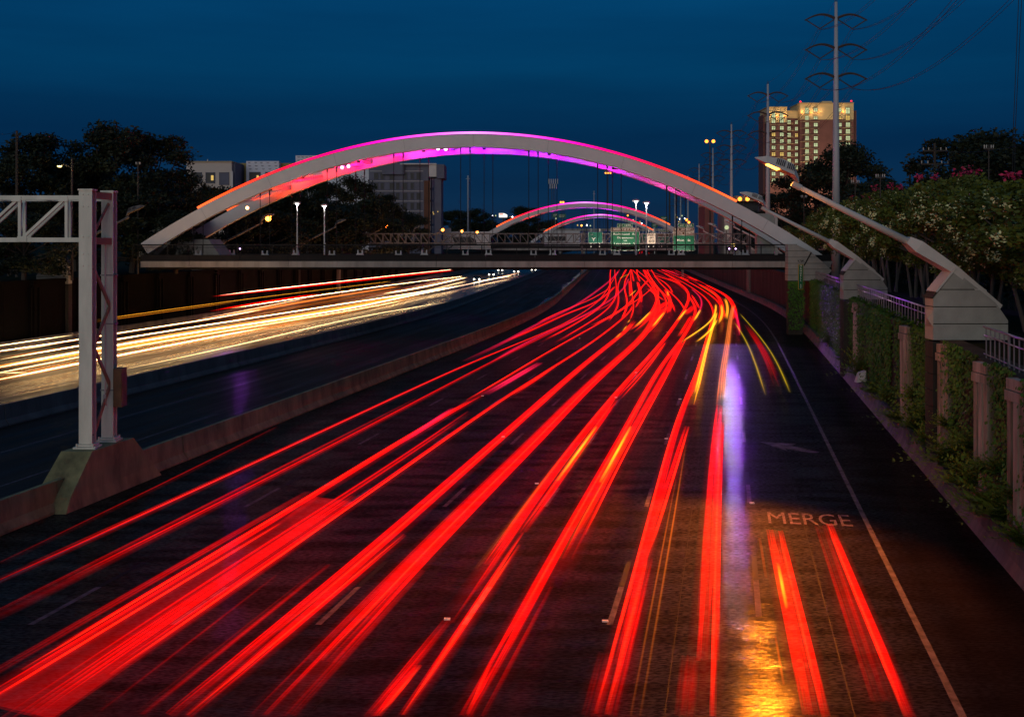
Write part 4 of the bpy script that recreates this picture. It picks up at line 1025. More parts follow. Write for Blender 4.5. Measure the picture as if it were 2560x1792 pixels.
for u, dY in ((1945, -9), (1985, -9), (2030, -10), (2075, -10), (2120, -10)):       # added lamps without fixtures that brighten the tower front
    lamp('SPOT', 'added_front_fill', (X_(u), TY - 26, 8), 17000, (1, .78, .52), bt, .5, (0, 30, 44), math.radians(80))

# ------------------------------------------------------------------ unfinished and pale buildings at the left
def bwin(par, u0, v0, u1, v1, Y, mat, lit=None):
    mb = MB(); d = .25
    mb.box(((X_(u0, Y) + X_(u1, Y)) / 2, Y - .02, (Z_(v0, Y) + Z_(v1, Y)) / 2), (X_(u1, Y) - X_(u0, Y), .1, Z_(v0, Y) - Z_(v1, Y)))
    o = mb.build('window', M[mat], par); mb = MB()
    for u in (u0, u1): mb.box((X_(u, Y), Y - .06, (Z_(v0, Y) + Z_(v1, Y)) / 2), (.12, .2, Z_(v0, Y) - Z_(v1, Y) + .1))
    for v in (v0, v1): mb.box(((X_(u0, Y) + X_(u1, Y)) / 2, Y - .06, Z_(v, Y)), (X_(u1, Y) - X_(u0, Y) + .1, .2, .12))
    mb.build('frame', M['greyw'], o); return o
YA = 215.0
cb = thing('cream_building', 'flat roofed cream building showing over the trees left of the arch', 'building', (X_(525, YA), YA, 6))
mb = MB(); block(mb, 466, 405.5, 579, 700, YA, 14, base=6); mb.build('wall', M['creamw'], cb)
mb = MB(); block(mb, 465, 403.2, 580.5, 405.3, YA - .3, 14.5); mb.build('roof_edge', M['tand'], cb)
mb = MB(); block(mb, 579.3, 407, 588, 700, YA + .8, 12, base=6); mb.build('side_return', M['greyw'], cb)
for u0, u1, v0, v1, m_ in ((515, 537, 432, 458, 'hole'), (549, 572, 432, 462, 'greyw'), (484, 504, 432, 458, 'hole'), (515, 537, 470, 490, 'hole')): bwin(cb, u0, v0, u1, v1, YA, m_)
bwin(cb, 527, 438, 535, 452, YA - .1, 'win_b')
mb = MB(); mb.tube([(X_(512, YA), YA + 2, Z_(405, YA)), (X_(512, YA), YA + 2, Z_(397, YA))], .12, 6); mb.build('roof_vent', M['clad'], cb)
mb = MB(); block(mb, 576, 428, 582, 470, YA - .25, .3); mb.build('downpipe', M['clad'], cb)
yb = thing('sheathed_building', 'yellow sheathed wing beside white wrapped walls with rough openings', 'building', (X_(640, 222), 222, 6))
mb = MB(); block(mb, 588, 408, 738, 700, 223, 10, base=6); mb.build('yellow_wall', M['yelw'], yb)
mb = MB(); block(mb, 615.5, 403, 697, 700, 221, 2, base=6); w1 = mb.build('wrapped_wall', M['wrap'], yb)
mb = MB(); block(mb, 739, 389, 796, 700, 222, 12, base=6); w2 = mb.build('wrapped_wall', M['wrap'], yb)
rg2 = random.Random(2)
for par, u0, u1, v0, v1, yy in ((w1, 618, 692, 405, 425, 220.95), (w2, 742, 792, 391, 400, 221.95)):
    mb = MB()
    for r in range(3):
        for c in range(5):
            u = lerp(u0, u1 - 8, c / 4) + rg2.uniform(-1.5, 1.5) + r * 2; v = v0 + r * 8 + 1
            if v < v1 + 3: block(mb, u, v, u + 7, v + .9, yy, .04); block(mb, u + 1.4, v + 1.6, u + 5.6, v + 2.2, yy, .04)
    mb.build('printed_marks', M['greyw'], par)['kind'] = 'stuff'
for u0, u1 in ((624, 650), (664, 690)): bwin(yb, u0, 431, u1, 452, 220.9, 'hole')
bwin(yb, 641, 438, 648, 450, 220.8, 'win_b')
YG = 330.0
gb = thing('unfinished_building', 'grey unfinished apartment block with a white topped corner tower, under the arch', 'building', (X_(1010, YG), YG, 6))
mb = MB(); block(mb, 800, 413, 925, 700, YG + 4, 20, base=6); mb.build('wrapped_wall', M['wrap'], gb)
mb = MB(); block(mb, 922, 408, 1072, 700, YG, 24, base=6); mb.build('grey_wall', M['greyw'], gb)
mb = MB(); block(mb, 955, 409, 1010, 436, YG - 1.2, 1.0); mb.build('parapet_wall', M['greyw'], gb)
mb = MB(); block(mb, 1000, 408.5, 1091, 411.5, YG - 1.4, 14); mb.build('roof_slab', M['clad'], gb)
mb = MB(); block(mb, 1072, 412, 1091, 442, YG - 1, 12); mb.build('white_corner', M['clad'], gb)
mb = MB(); block(mb, 1091.5, 411, 1110.5, 446, YG - 2, 12); mb.build('corner_block', M['greyw'], gb)
mb = MB(); block(mb, 1086, 446.5, 1103, 700, YG - 1, 10, base=6); mb.build('corner_pier', M['greyw'], gb)
mb = MB(); block(mb, 1060, 452, 1075, 700, YG - .6, 6, base=6); mb.build('boarded_strip', M['rust'], gb)
for i in range(6):
    for j, u in enumerate((935, 951, 974, 990, 1007, 1026, 1041)):
        if rg2.random() < .93: bwin(gb, u, 432 + i * 25, u + (9 if j % 2 else 11), 449 + i * 25, YG - .02, 'hole')
for i in range(7):
    mb = MB(); block(mb, 925, 427.5 + i * 25, 1058, 428.6 + i * 25, YG - .2, .3); mb.build('floor_band', M['clad'], gb)
for i in range(5):
    for u in (1076, 1082): mb = MB(); block(mb, u, 445 + i * 30, u + .5, 470 + i * 30, YG - 2.2, .2); mb.build('scaffold_tube', M['clad'], gb)
for u, v in ((1081.5, 530), (1093.5, 528), (1083, 534)):
    mb = MB(); block(mb, u, v, u + 2, v + 2.4, YG - 2.6, .3); mb.build('work_light', M['win_b'], gb)
# small gabled house behind the left wall
hs = thing('house', 'small white gabled house in the dark behind the left lamp head', 'house', (X_(402, 150), 150, 6))
mb = MB(); block(mb, 384, 545, 428, 640, 150, 8, base=6); mb.build('wall', M['rust'], hs)
mb = MB(); pl = [(X_(378, 150), Z_(536, 150)), (X_(405, 150), Z_(521, 150)), (X_(418, 150), Z_(529, 150)), (X_(416, 150), Z_(546, 150))]
mb.prism(pl, 149.6, 156); mb.build('gable', M['creamw'], hs)
mb = MB(); mb.bar((X_(376, 150), 149.5, Z_(537, 150)), (X_(405.5, 150), 149.5, Z_(520.5, 150)), .25, .16); mb.bar((X_(405, 150), 149.5, Z_(520.5, 150)), (X_(420, 150), 149.5, Z_(531, 150)), .25, .16); mb.build('roof_trim', M['clad'], hs)
bwin(hs, 393, 566, 396, 571, 149.8, 'win_b')
for u in (414, 501):
    w_ = bwin(hs, u, 551, u + 9, 566, 149.0, 'creamw')

# ------------------------------------------------------------------ white panel structures at the far bridges
def panelled(label, rects, openings, Y):
    t = thing('panel_wall', label, 'wall', (X_(rects[0][0], Y), Y, 6))
    for u0, v0, u1, v1 in rects:
        n = max(1, int(round((v1 - v0) / 3.6)))
        for i in range(n):
            mb = MB(); block(mb, u0, lerp(v0, v1, i / n) + .12, u1, lerp(v0, v1, (i + 1) / n) - .12, Y, 1.2); mb.build('cladding_panel', M['clad'], t)
        mb = MB(); block(mb, u0 + .3, v0 + .3, u1 - .3, v1, Y + .15, .9); mb.build('backing', M['wall'], t)
    for op_ in openings:
        mb = MB(); mb.prism([(X_(u, Y), Z_(v, Y)) for u, v in op_], Y - .1, Y + .3); mb.build('opening', M['hole'], t)
panelled('long white panelled wall with a stepped top behind the truss, left of the second arch', [(1090.5, 571, 1127.5, 592), (1128, 579, 1226.5, 592), (1090.5, 592.4, 1226.5, 623)], [[(1131, 593), (1178, 593), (1190, 600), (1192, 614), (1138, 611)]], 340)
panelled('white panelled wall with one black opening, left foot of the farthest arch', [(1361, 577, 1449.5, 622)], [[(1371, 591), (1415, 591), (1415, 602), (1371, 602)]], 545)

# ------------------------------------------------------------------ far sign gantry and signs
def gantry(label, Y, u0, u1, vt, vb, cols, step):
    t = thing('sign_gantry', label, 'gantry', (X_((u0 + u1) / 2, Y), Y, 0))
    zt, zb, x0, x1 = Z_(vt, Y), Z_(vb, Y), X_(u0, Y), X_(u1, Y)
    for yy in (Y, Y + 1.3):
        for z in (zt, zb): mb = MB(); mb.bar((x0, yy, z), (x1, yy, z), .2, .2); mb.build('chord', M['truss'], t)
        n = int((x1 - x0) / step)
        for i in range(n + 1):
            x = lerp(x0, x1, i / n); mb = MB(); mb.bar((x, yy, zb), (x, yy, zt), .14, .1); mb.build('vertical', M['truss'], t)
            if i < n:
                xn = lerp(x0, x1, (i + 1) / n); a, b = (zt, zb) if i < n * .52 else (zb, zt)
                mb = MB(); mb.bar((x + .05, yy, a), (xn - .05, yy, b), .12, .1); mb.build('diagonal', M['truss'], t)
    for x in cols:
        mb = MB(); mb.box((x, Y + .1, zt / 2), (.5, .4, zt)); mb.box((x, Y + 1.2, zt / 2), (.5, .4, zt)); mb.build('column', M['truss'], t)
    return t
gantry('long truss gantry carrying the green exit signs beyond the nearest arch', 190, 842, 1874, 584.5, 608, (-30.6, 41.8), 1.33)
gantry('farther truss gantry with dim green signs seen between the big ones', 300, 1440, 1700, 584, 600, (19.5, 47.5), 2.0)
def sign(label, boards, Y, posts=None):
    # boards: (u0, v0, u1, v1, face, border, [(text, u, v, height_px, width_px, mat)])
    u0 = min(b[0] for b in boards); u1 = max(b[2] for b in boards)
    t = thing('road_sign', label, 'road sign', (X_((u0 + u1) / 2, Y), Y, Z_(boards[0][1], Y)))
    for k, (a, b, c, d, face, border, tx) in enumerate(boards):
        mb = MB(); block(mb, a, b, c, d, Y - .02, .08); mb.build('border', M[border], t)
        mb = MB(); e_ = .55; block(mb, a + e_, b + e_, c - e_, d - e_, Y - .06, .05); pnl = mb.build('panel', M[face], t)
        for s_, u, v, hp, wp, mt in tx: lettering(s_, hp / F * Y * 1.36, (X_(u, Y), Y - .075, Z_(v, Y)), M[mt], pnl, wp / F * Y)
    mb = MB()
    for u in (lerp(u0, u1, .2), lerp(u0, u1, .8)): mb.box((X_(u, Y), Y + .12, Z_(595, Y)), (.12, .12, Z_(575, Y) - Z_(622, Y)))
    mb.build('mounting_post', M['galv'], t)
    if u1 - u0 > 20 and Y < 195:
        lamp('AREA', 'added_sign_fill', (X_((u0 + u1) / 2, Y), Y - 3.2, Z_(632, Y)), 150 if u1 - u0 > 60 else 110, (1, .96, .88), t, 1.6, (0, 3.2, 2.4))  # added unseen fill light that brightens the sign face
    return t
sign('big green exit sign for Richmond Av with brown and yellow strips', [
    (1527.5, 579, 1598.5, 626.5, 'green', 'legend', [('Richmond  Av', 1562, 585.5, 5.2, 57, 'legend'), ('Downtown', 1563, 594.6, 5.0, 40, 'legend'), ('VIA', 1563, 602, 3.4, 9, 'legend'), ('Louisiana  St', 1563, 609.3, 5.0, 56, 'legend')]),
    (1527.5, 569, 1597.5, 578.6, 'brown', 'legend', [('UNIVERSITY OF ST THOMAS', 1562.5, 573.8, 4.4, 65, 'legend')]),
    (1543, 559, 1581.5, 568.6, 'green', 'legend', [('EXIT', 1552.5, 563.9, 3.4, 10, 'legend'), ('127B', 1569, 563.7, 5.0, 16, 'legend')]),
    (1528.5, 614.6, 1597.6, 625.6, 'yellow', 'black', [('EXIT', 1553, 620.3, 4.2, 12, 'black'), ('ONLY', 1571, 620.3, 4.2, 15, 'black')])], 189.6)
for u in (1538.5, 1588.5):
    mb = MB(); pl = [(u - 3, 619.5), (u - 1, 619.5), (u - 1, 616.5), (u + 1, 616.5), (u + 1, 619.5), (u + 3, 619.5), (u, 623.8)]
    mb.prism([(X_(a, 189.4), Z_(b, 189.4)) for a, b in pl], 189.44, 189.48)
    par = [o for o in bpy.data.objects if o.name.startswith('road_sign') and o.get('label', '').startswith('big green')][0]
    mb.build('down_arrow', M['black'], par)
sign('green Main St exit sign under two brown strips', [
    (1682.5, 588.5, 1736, 627, 'green', 'legend', [('Main   St', 1709, 600.7, 6.2, 34, 'legend')]),
    (1683, 578.8, 1735.5, 588.1, 'brown', 'legend', [('MUSEUM   DISTRICT', 1709, 583.5, 4.2, 49, 'legend')]),
    (1683, 569, 1735.5, 578.5, 'brown', 'legend', [('RICE   UNIVERSITY', 1709, 573.8, 4.2, 46, 'legend')]),
    (1695, 559, 1734.5, 568.6, 'green', 'legend', [('EXIT', 1705, 563.9, 3.4, 10, 'legend'), ('127A', 1721.5, 563.7, 5.0, 16, 'legend')])], 189.6)
sign('cream speed limit sign between the two big green signs', [
    (1617.5, 583, 1639, 609.5, 'cream', 'black', [('SPEED', 1628.2, 588, 4.0, 17.5, 'black'), ('LIMIT', 1628.2, 594.8, 4.0, 14.5, 'black'), ('60', 1628.4, 603.6, 6.6, 14, 'black')])], 189.6)
sign('dim green sign with pale shield marks behind the speed limit sign', [(1599.5, 585.5, 1640, 610, 'green2', 'legend', [('59', 1604, 593, 4, 5, 'legend'), ('288', 1613, 593.5, 4, 6, 'legend'), ('V', 1609, 605, 5, 6, 'legend')])], 299.5)
sign('dim green Main St sign behind, left of the big Main St sign', [(1641.5, 592, 1673, 609, 'green2', 'legend', [('Main  St', 1657, 598.3, 3.6, 20, 'legend')]), (1641.5, 585, 1672.5, 591.6, 'brown', 'legend', [])], 299.5)
sign('dim green sign with a forked arrow left of the Richmond sign', [(1470.5, 580, 1506.5, 608, 'green2', 'legend', [('Y', 1484, 599, 9, 11, 'legend'), ('EXIT', 1480, 586.5, 2.4, 6, 'legend')])], 188.9)
sign('small rounded green exit tab sign above the dim Main St sign', [(1650, 574.5, 1672, 580.5, 'green', 'legend', [('EXIT 127A', 1661, 577.5, 3.0, 17, 'legend')])], 299.5)
for lab, a, b, c, d, Y in (('small green sign under the right side of the second arch', 1629.5, 558, 1644, 569, 420), ('far green sign beneath the top of the second arch, left one', 1381, 533, 1394.5, 544, 620), ('far green sign beneath the top of the second arch, right one', 1396, 535, 1415, 545, 620),
                           ('far green sign right of the second arch against the sky', 1651, 541, 1669, 551, 620)):
    t = thing('road_sign', lab, 'road sign', (X_((a + c) / 2, Y), Y, 6)); mb = MB(); block(mb, a, b, c, d, Y, .12); mb.build('panel', M['green'], t)
    mb = MB(); mb.box((X_((a + c) / 2, Y), Y + .3, (Z_(b, Y)) / 2), (.3, .3, Z_(b, Y))); mb.build('post', M['galv'], t)
    mb = MB()
    for q in range(2): block(mb, a + 2.5, lerp(b, d, .3 + .35 * q), c - 3 - q * 2, lerp(b, d, .3 + .35 * q) + 1.1, Y - .05, .04)
    mb.build('legend_line', M['legend'], t)

# ------------------------------------------------------------------ masts, poles, distant lamps
def mast(label, u, vt, Y, heads, key, r=.2, mat='arm', base=6, group=None, pw=0):
    x = X_(u, Y); zt = Z_(vt, Y)
    if -70 < x - E(Y) < 4.5: base = 0
    t = thing('light_mast', label, 'light mast', (x, Y, base), group)
    mb = MB(); mb.tube([(x, Y, base), (x, Y, zt)], [r, r * .55], 8); mb.build('pole', M[mat], t)
    xs = [X_(u + d, Y) for d in heads]
    mb = MB(); mb.bar((min(xs), Y, zt), (max(xs) + .01, Y, zt), .12, .12); mb.build('cross_arm', M[mat], t)
    for x_ in xs:
        mb = MB(); mb.box((x_, Y, zt + .1), (.9, .5, .3)); hd = mb.build('lamp_head', M['arm'], t)
        mb = MB(); mb.tube([(x_, Y - .28, zt + .0), (x_, Y - .6, zt + .0)], [.5, .3], 8); mb.build('lens', M[key], hd)
    return t
gl_ = 'tall light masts with orange lamps'
mast('twin orange light mast rising behind the right shoulder of the nearest arch', 1775, 354, 300, (-9, 8), 'sodium_s', .28, group=gl_)
mast('light mast with a row of lamps seen through the right half of the nearest arch', 1520, 433, 640, (-6, 0, 6), 'sodium_s', .3, group=gl_)
mast('small red and yellow lamp mast poking over the second arch', 1405, 506, 520, (-3, 3), 'sodium_s', .25, group=gl_)
mast('low orange lamp between the second and farthest arches', 1569, 539, 600, (0,), 'sodium_s', .2, group=gl_)
mast('bright amber lamp under the farthest arch', 1454, 564, 660, (0,), 'sodium', .2, group=gl_)
mast('pair of orange car park lamps right of the nearest arch foot', 1858, 498, 250, (-9, 10), 'sodium_s', .14, group=gl_)
mast('green tinged lamp low among the poles at the right', 1816, 569, 240, (0,), 'win_a', .12, group=gl_)
mast('yellow double lamp just over the bridge railing at the right', 1832, 613, 240, (0,), 'win_b', .08, base=5.7, group=gl_)
mast('small amber lamp beyond the Main St sign', 1722, 556, 420, (0,), 'sodium_s', .12, group=gl_)
mast('amber lamp left of the Main St sign above the brown strips', 1716, 550, 430, (0,), 'sodium_s', .12, group=gl_)
# street light among the left trees
x, Y = X_(180, 104), 104.0
t = thing('street_lamp', 'old street light with a yellow glow in front of the left trees', 'street lamp', (x, Y, 6))
mb = MB(); mb.tube([(x, Y, 6), (x, Y, Z_(395, Y))], [.14, .1], 8); mb.build('pole', M['arm'], t)
mb = MB(); mb.tube([(x, Y, Z_(421, Y)), (x - .7, Y, Z_(412, Y)), (X_(151, Y), Y, Z_(413.5, Y))], .045, 6); mb.build('arm', M['arm'], t)
mb = MB(); mb.tube([(X_(149, Y), Y, Z_(412, Y)), (X_(149, Y), Y, Z_(415, Y))], [.1, .26], 8); mb.build('lamp_head', M['arm'], t)
mb = MB(); mb.tube([(X_(149, Y), Y, Z_(415.2, Y)), (X_(149, Y), Y, Z_(418, Y))], [.24, .12], 8); mb.build('lens', em('yellow_street_glow', (1, .72, .2), 8), t)
lamp('POINT', 'street_light', (X_(149, Y), Y - .5, Z_(419, Y)), 60, (1, .75, .3), t, .15)
def upole(label, u, vt, Y, base, arms, mat='bark', r=.16, group='wooden utility poles'):
    x = X_(u, Y); zt = Z_(vt, Y); t = thing('utility_pole', label, 'utility pole', (x, Y, base), group)
    mb = MB(); mb.tube([(x, Y, base), (x, Y, zt)], [r, r * .75], 8); mb.build('pole', M[mat], t)
    for dz, hw in arms:
        mb = MB(); mb.bar((x - hw, Y, zt - dz), (x + hw, Y, zt - dz), .1, .12); ca = mb.build('cross_arm', M[mat], t)
        for k in (-.95, -.5, .5, .95):
            mb = MB(); mb.tube([(x + hw * k, Y, zt - dz), (x + hw * k, Y, zt - dz + .28)], [.03, .045], 6); mb.build('insulator', M['lampw'], ca)
    return t
upole('plain wooden pole at the left edge against the sky', 42, 327, 108, 6.2, ())
upole('wooden utility pole with two cross arms right of the flowering trees', 2337, 358, 90, 5.7, ((.65, 1.0), (1.75, 1.15)), r=.14)
upole('short dark pole left of the cross armed one', 2275, 413, 120, 5.7, ((.2, .3),), r=.14)
upole('thin pole in front of the left trees right of the street light', 345, 405, 118, 6.2, ((.3, .25),), r=.12)
for i, (u, v, Y, lab) in enumerate(((2201, 435, 85, 'white fitted slim pole right of the near lamp arm'), (2138, 450, 95, 'slim pole with small white insulators behind the near lamp arm'), (2010, 488, 130, 'slim pole left of the near lamp arm'), (2472, 362, 80, 'slim pole with white fittings before the right hand trees'))):
    upole(lab, u, v, Y, 5.7, ((.3, .35),), 'arm', .06, 'slim poles with white insulators')
for k, (ua, va, ub, vb, Y0, Y1, lab) in enumerate(((2275, 413, 2337, 373, 120, 90, 'upper sagging wire between the two right utility poles'), (2275, 416, 2337, 404, 120, 90, 'lower sagging wire between the two right utility poles'), (2335, 375, 2640, 340, 90, 60, 'wire running off to the right from the cross armed pole'),
                                   (-40, 318, 42, 327, 95, 108, 'upper wire at the left edge'), (-40, 345, 42, 345, 95, 108, 'lower wire at the left edge'))):
    a, b = P(ua, va, Y0), P(ub, vb, Y1); mb = MB(); mb.tube([a.lerp(b, i / 10) - Vector((0, 0, 2.0 * (i / 10) * (1 - i / 10))) for i in range(11)], .018, 4)
    tag(mb.build('overhead_wire', M['wire']), lab, 'wire')
# radio masts
x, Y = X_(1383, 430), 430.0; t = thing('cell_tower', 'antenna tower with panel aerials above the second arch', 'antenna tower', (x, Y, 0))
mb = MB()
zt = Z_(452, Y)
for dx, dy in ((-.7, 0), (.7, 0), (0, .8)): mb.bar((x + dx, Y + dy, 0), (x + dx, Y + dy, zt), .16, .16)
for i in range(18):
    z0, z1 = lerp(7, zt - 1, i / 18), lerp(7, zt - 1, (i + 1) / 18); mb.bar((x - .7, Y, z0), (x + .7, Y, z1), .08, .08)
mb.build('lattice', M['arm'], t)
for r_, (zz_, n) in enumerate(((Z_(454, Y), 5), (Z_(466, Y), 4))):
    for i in range(n):
        mb = MB(); mb.box((x + (i - (n - 1) / 2) * .85, Y - .7, zz_), (.32, .2, 1.9)); mb.build('aerial_panel', M['lampw'], t)
for u, vt, Y, r, lab in ((1170, 439, 400, .32, 'plain dark monopole right of the grey unfinished building'), (1485, 477, 620, .3, 'faint monopole above the second arch'), (1705, 560, 520, .32, 'dark monopole behind the Main St sign'), (1674, 465, 520, .50, 'thick dark pole just left of the Main St sign')):
    x = X_(u, Y); zb_ = 0 if -70 < x - E(Y) < 4.5 else 6; t = thing('monopole', lab, 'pole', (x, Y, zb_)); mb = MB(); mb.tube([(x, Y, zb_), (x, Y, Z_(vt, Y))], [r, r * .7], 8); mb.build('pole', M['pole'] if u < 1500 else M['arm'], t)
    mb = MB(); mb.bar((x - .8, Y, Z_(vt + 8, Y)), (x + .8, Y, Z_(vt + 8, Y)), .12, .12); mb.build('fitting', M['lampw'], t)
# lit billboard
Y = 520.0; t = thing('billboard', 'small lit white billboard with a red patch left of the second arch', 'billboard', (X_(1258, Y), Y, 6))
mb = MB(); mb.prism([(X_(a, Y), Z_(b, Y)) for a, b in ((1247.5, 533.5), (1260, 533.5), (1268, 537), (1268, 543.5), (1247.5, 543.5))], Y, Y + .4); mb.build('lit_face', M['board_e'], t)
mb = MB(); block(mb, 1248.5, 534.5, 1258, 537.3, Y - .1, .08); mb.build('red_patch', M['boardr_e'], t)
mb = MB(); mb.tube([(X_(1258, Y), Y + .5, 6), (X_(1258, Y), Y + .5, Z_(536, Y))], .35, 8); mb.build('post', M['arm'], t)
# far elevated road and low brick building at the right
mb = MB(); mb.box((X_(1500, 720), 720, Z_(575, 720)), (90, 6, 1.6)); ov = thing('overpass', 'pale distant overpass crossing under the farthest arch', 'bridge', (X_(1500, 720), 720, 0)); mb.build('deck', M['fascia'], ov)
for u in (1400, 1460, 1530, 1590): mb = MB(); mb.box((X_(u, 720), 720, Z_(575, 720) / 2 - .5), (1.6, 2, Z_(575, 720) - 1.2)); mb.build('pier', M['fascia'], ov)
b2 = thing('low_building', 'low brick and pale building behind the right foot of the nearest arch', 'building', (X_(1790, 300), 300, 6))
mb = MB(); block(mb, 1762, 516, 1783, 700, 300, 10, base=6); mb.build('brick_wall', M['brick'], b2)
mb = MB(); block(mb, 1762, 505, 1783, 515.7, 300, 10); mb.build('pale_upper_wall', M['tand'], b2)
mb = MB(); block(mb, 1811, 530, 1826, 700, 302, 10, base=6); mb.build('cream_wall', M['creamw'], b2)  # plain cream-rendered wall
mb = MB(); block(mb, 1840, 490, 1900, 503, 298, 12); mb.build('canopy', M['tand'], b2)
mb = MB(); block(mb, 1842, 503.4, 1896, 640, 300, 9, base=6); mb.build('canopy_wall', M['hole'], b2)
wb = thing('bridge_end_box', 'white boxy end wall standing behind the right arch foot', 'wall', (X_(1925, 124), 124, 6))
mb = MB(); block(mb, 1893, 534, 1937, 556, 124, 1.2, base=7.5); mb.build('wall', M['conc'], wb); mb = MB(); block(mb, 1937.5, 537, 1944, 556, 123.6, 2, base=7.5); mb.build('end_return', M['creamw'], wb)
# scatter of tiny lit windows and lamps beyond the signs
tl = [(1692, 545), (1700, 549), (1705, 541), (1697, 556), (1712, 548), (1688, 539), (1757, 562), (1768, 566), (1812, 553), (1828, 550), (1232, 541), (1239, 541), (1275, 545), (1281, 544), (1390, 548), (1444, 565), (1467, 565), (1476, 566), (1600, 556), (1604, 560), (1583, 552)]
ts = 'tiny distant town lights near the horizon'
for i, (u, v) in enumerate(tl):
    Y = 640 + (i % 5) * 30; p = P(u, v, Y); zb_ = 0 if -70 < p.x - E(Y) < 4.5 else 6; mb = MB(); mb.tube([(p.x, Y, zb_), (p.x, Y, p.z)], .09, 5); t = thing('town_light', 'tiny distant town light among the rooftops near the horizon', 'lamp', (p.x, Y, 6), ts); mb.build('post', M['arm'], t)
    mb = MB(); mb.tube([p, p + Vector((0, 0, .4)), p + Vector((0, 0, .9))], [.3, .45, .15], 6); mb.build('globe', M[('win_b', 'white_e', 'win_a')[i % 3]], t)

# ------------------------------------------------------------------ cars standing out as headlight pairs
def carmesh():
    b = MB(); pr = [(-2.2, .32), (-2.25, .75), (-2.1, .95), (-1.0, 1.02), (1.1, 1.02), (2.0, .98), (2.2, .7), (2.2, .32)]
    b.prism([(y, z) for y, z in pr], -.88, .88); b.v = [(yy, x, z) for x, yy, z in b.v]; b.f = [f[::-1] for f in b.f]
    c = MB(); c.prism([(-1.0, 1.02), (-.35, 1.45), (1.0, 1.47), (1.6, 1.02)], -.76, .76); c.v = [(yy, x, z) for x, yy, z in c.v]; c.f = [f[::-1] for f in c.f]
    wh = MB(); wh.tube([(-.1, 0, 0), (.1, 0, 0)], .33, 12); hl = MB(); hl.tube([(0, 0, 0), (0, -.08, 0)], [.2, .17], 10)
    return b.mesh('body', M['carb']), c.mesh('cabin_glass', M['glass']), wh.mesh('wheel', M['rubber']), hl.mesh('headlight', M['head_e'])
cm = carmesh()
ct = thing('car', 'oncoming car with two bright headlights nearest under the bridge, right of the others', 'car', W(-47, 352), 'oncoming cars with headlights on')
link('body', cm[0], ct); link('cabin_glass', cm[1], ct)
for x in (-.82, .82):
    for y in (-1.35, 1.35): o = link('wheel', cm[2], ct); o.location = (x, y, .33)
for x in (-.62, .62): o = link('headlight', cm[3], ct); o.location = (x, -2.22, .72)
for wo, Y, lab in ((-50.5, 330, 'oncoming car left of the nearest pair of headlights under the bridge'), (-54.5, 300, 'oncoming car third from the right under the bridge'), (-57, 345, 'oncoming car far left under the bridge edge'),
                   (-53.5, 262, 'oncoming car at the head of the white streaks'), (-49, 640, 'far oncoming car seen through the railing, rightmost'), (-53, 600, 'far oncoming car seen through the railing, second'), (-57, 660, 'far oncoming car seen through the railing, third'),
                   (-61, 615, 'far oncoming car seen through the railing, fourth'), (-50, 720, 'far oncoming car behind the rightmost pair'), (-58, 735, 'far oncoming car in the upper row of lights'), (-54, 760, 'farthest oncoming car in view')):
    c = copy_tree(ct); c.location = W(wo, Y); c['label'] = lab
# ------------------------------------------------------------------ streaks of moving tail lights and headlights
RED, PNK, YEL, ORG_, OLV, WHT, RWH = (1.75, .003, .0006), (1.5, .012, .10), (1.7, .62, .02), (1.6, .32, .02), (.55, .36, .008), (9.0, 6.3, 2.9), (5.5, 3.0, 1.8)
def catmull(pts, step=2.5, smooth=26):
    if len(pts) < 3:
        a, b = pts; n = max(2, int((b - a).length / step)); return [a.lerp(b, i / n) for i in range(n + 1)]
    q = [pts[0] * 2 - pts[1]] + pts + [pts[-1] * 2 - pts[-2]]; r = []
    for i in range(1, len(q) - 2):
        n = max(2, int((q[i + 1] - q[i]).length / step))
        for k in range(n):
            t = k / n; a, b, c, d = q[i - 1], q[i], q[i + 1], q[i + 2]
            r.append(.5 * ((2 * b) + (c - a) * t + (2 * a - 5 * b + 4 * c - d) * t * t + (3 * b - a - 3 * c + d) * t ** 3))
    r.append(pts[-1])
    for _ in range(smooth):
        r = [r[0]] + [(r[i - 1] + r[i] * 2 + r[i + 1]) / 4 for i in range(1, len(r) - 1)] + [r[-1]]
    return r
tr_ = random.Random(77)
def sheet_strip(mb, path, offs, heights, cols):
    """one soft strip of light along a path: a column per offset, with its own colour"""
    N = len(path); m = len(offs); base = len(mb.v)
    for i, p in enumerate(path):
        d = (path[min(i + 1, N - 1)] - path[max(i - 1, 0)]); s = Vector((d.y, -d.x, 0)).normalized()
        f = cols[0](i, N)
        for o_, h_, c_ in zip(offs, heights, cols[1]):
            mb.v.append(tuple(p + s * o_ + Vector((0, 0, h_)))); mb.col.append(tuple(x * f for x in c_))
    for i in range(N - 1):
        for j in range(m - 1):
            a = base + i * m + j; mb.f.append((a, a + 1, a + m + 1, a + m)); mb.m.append(0)
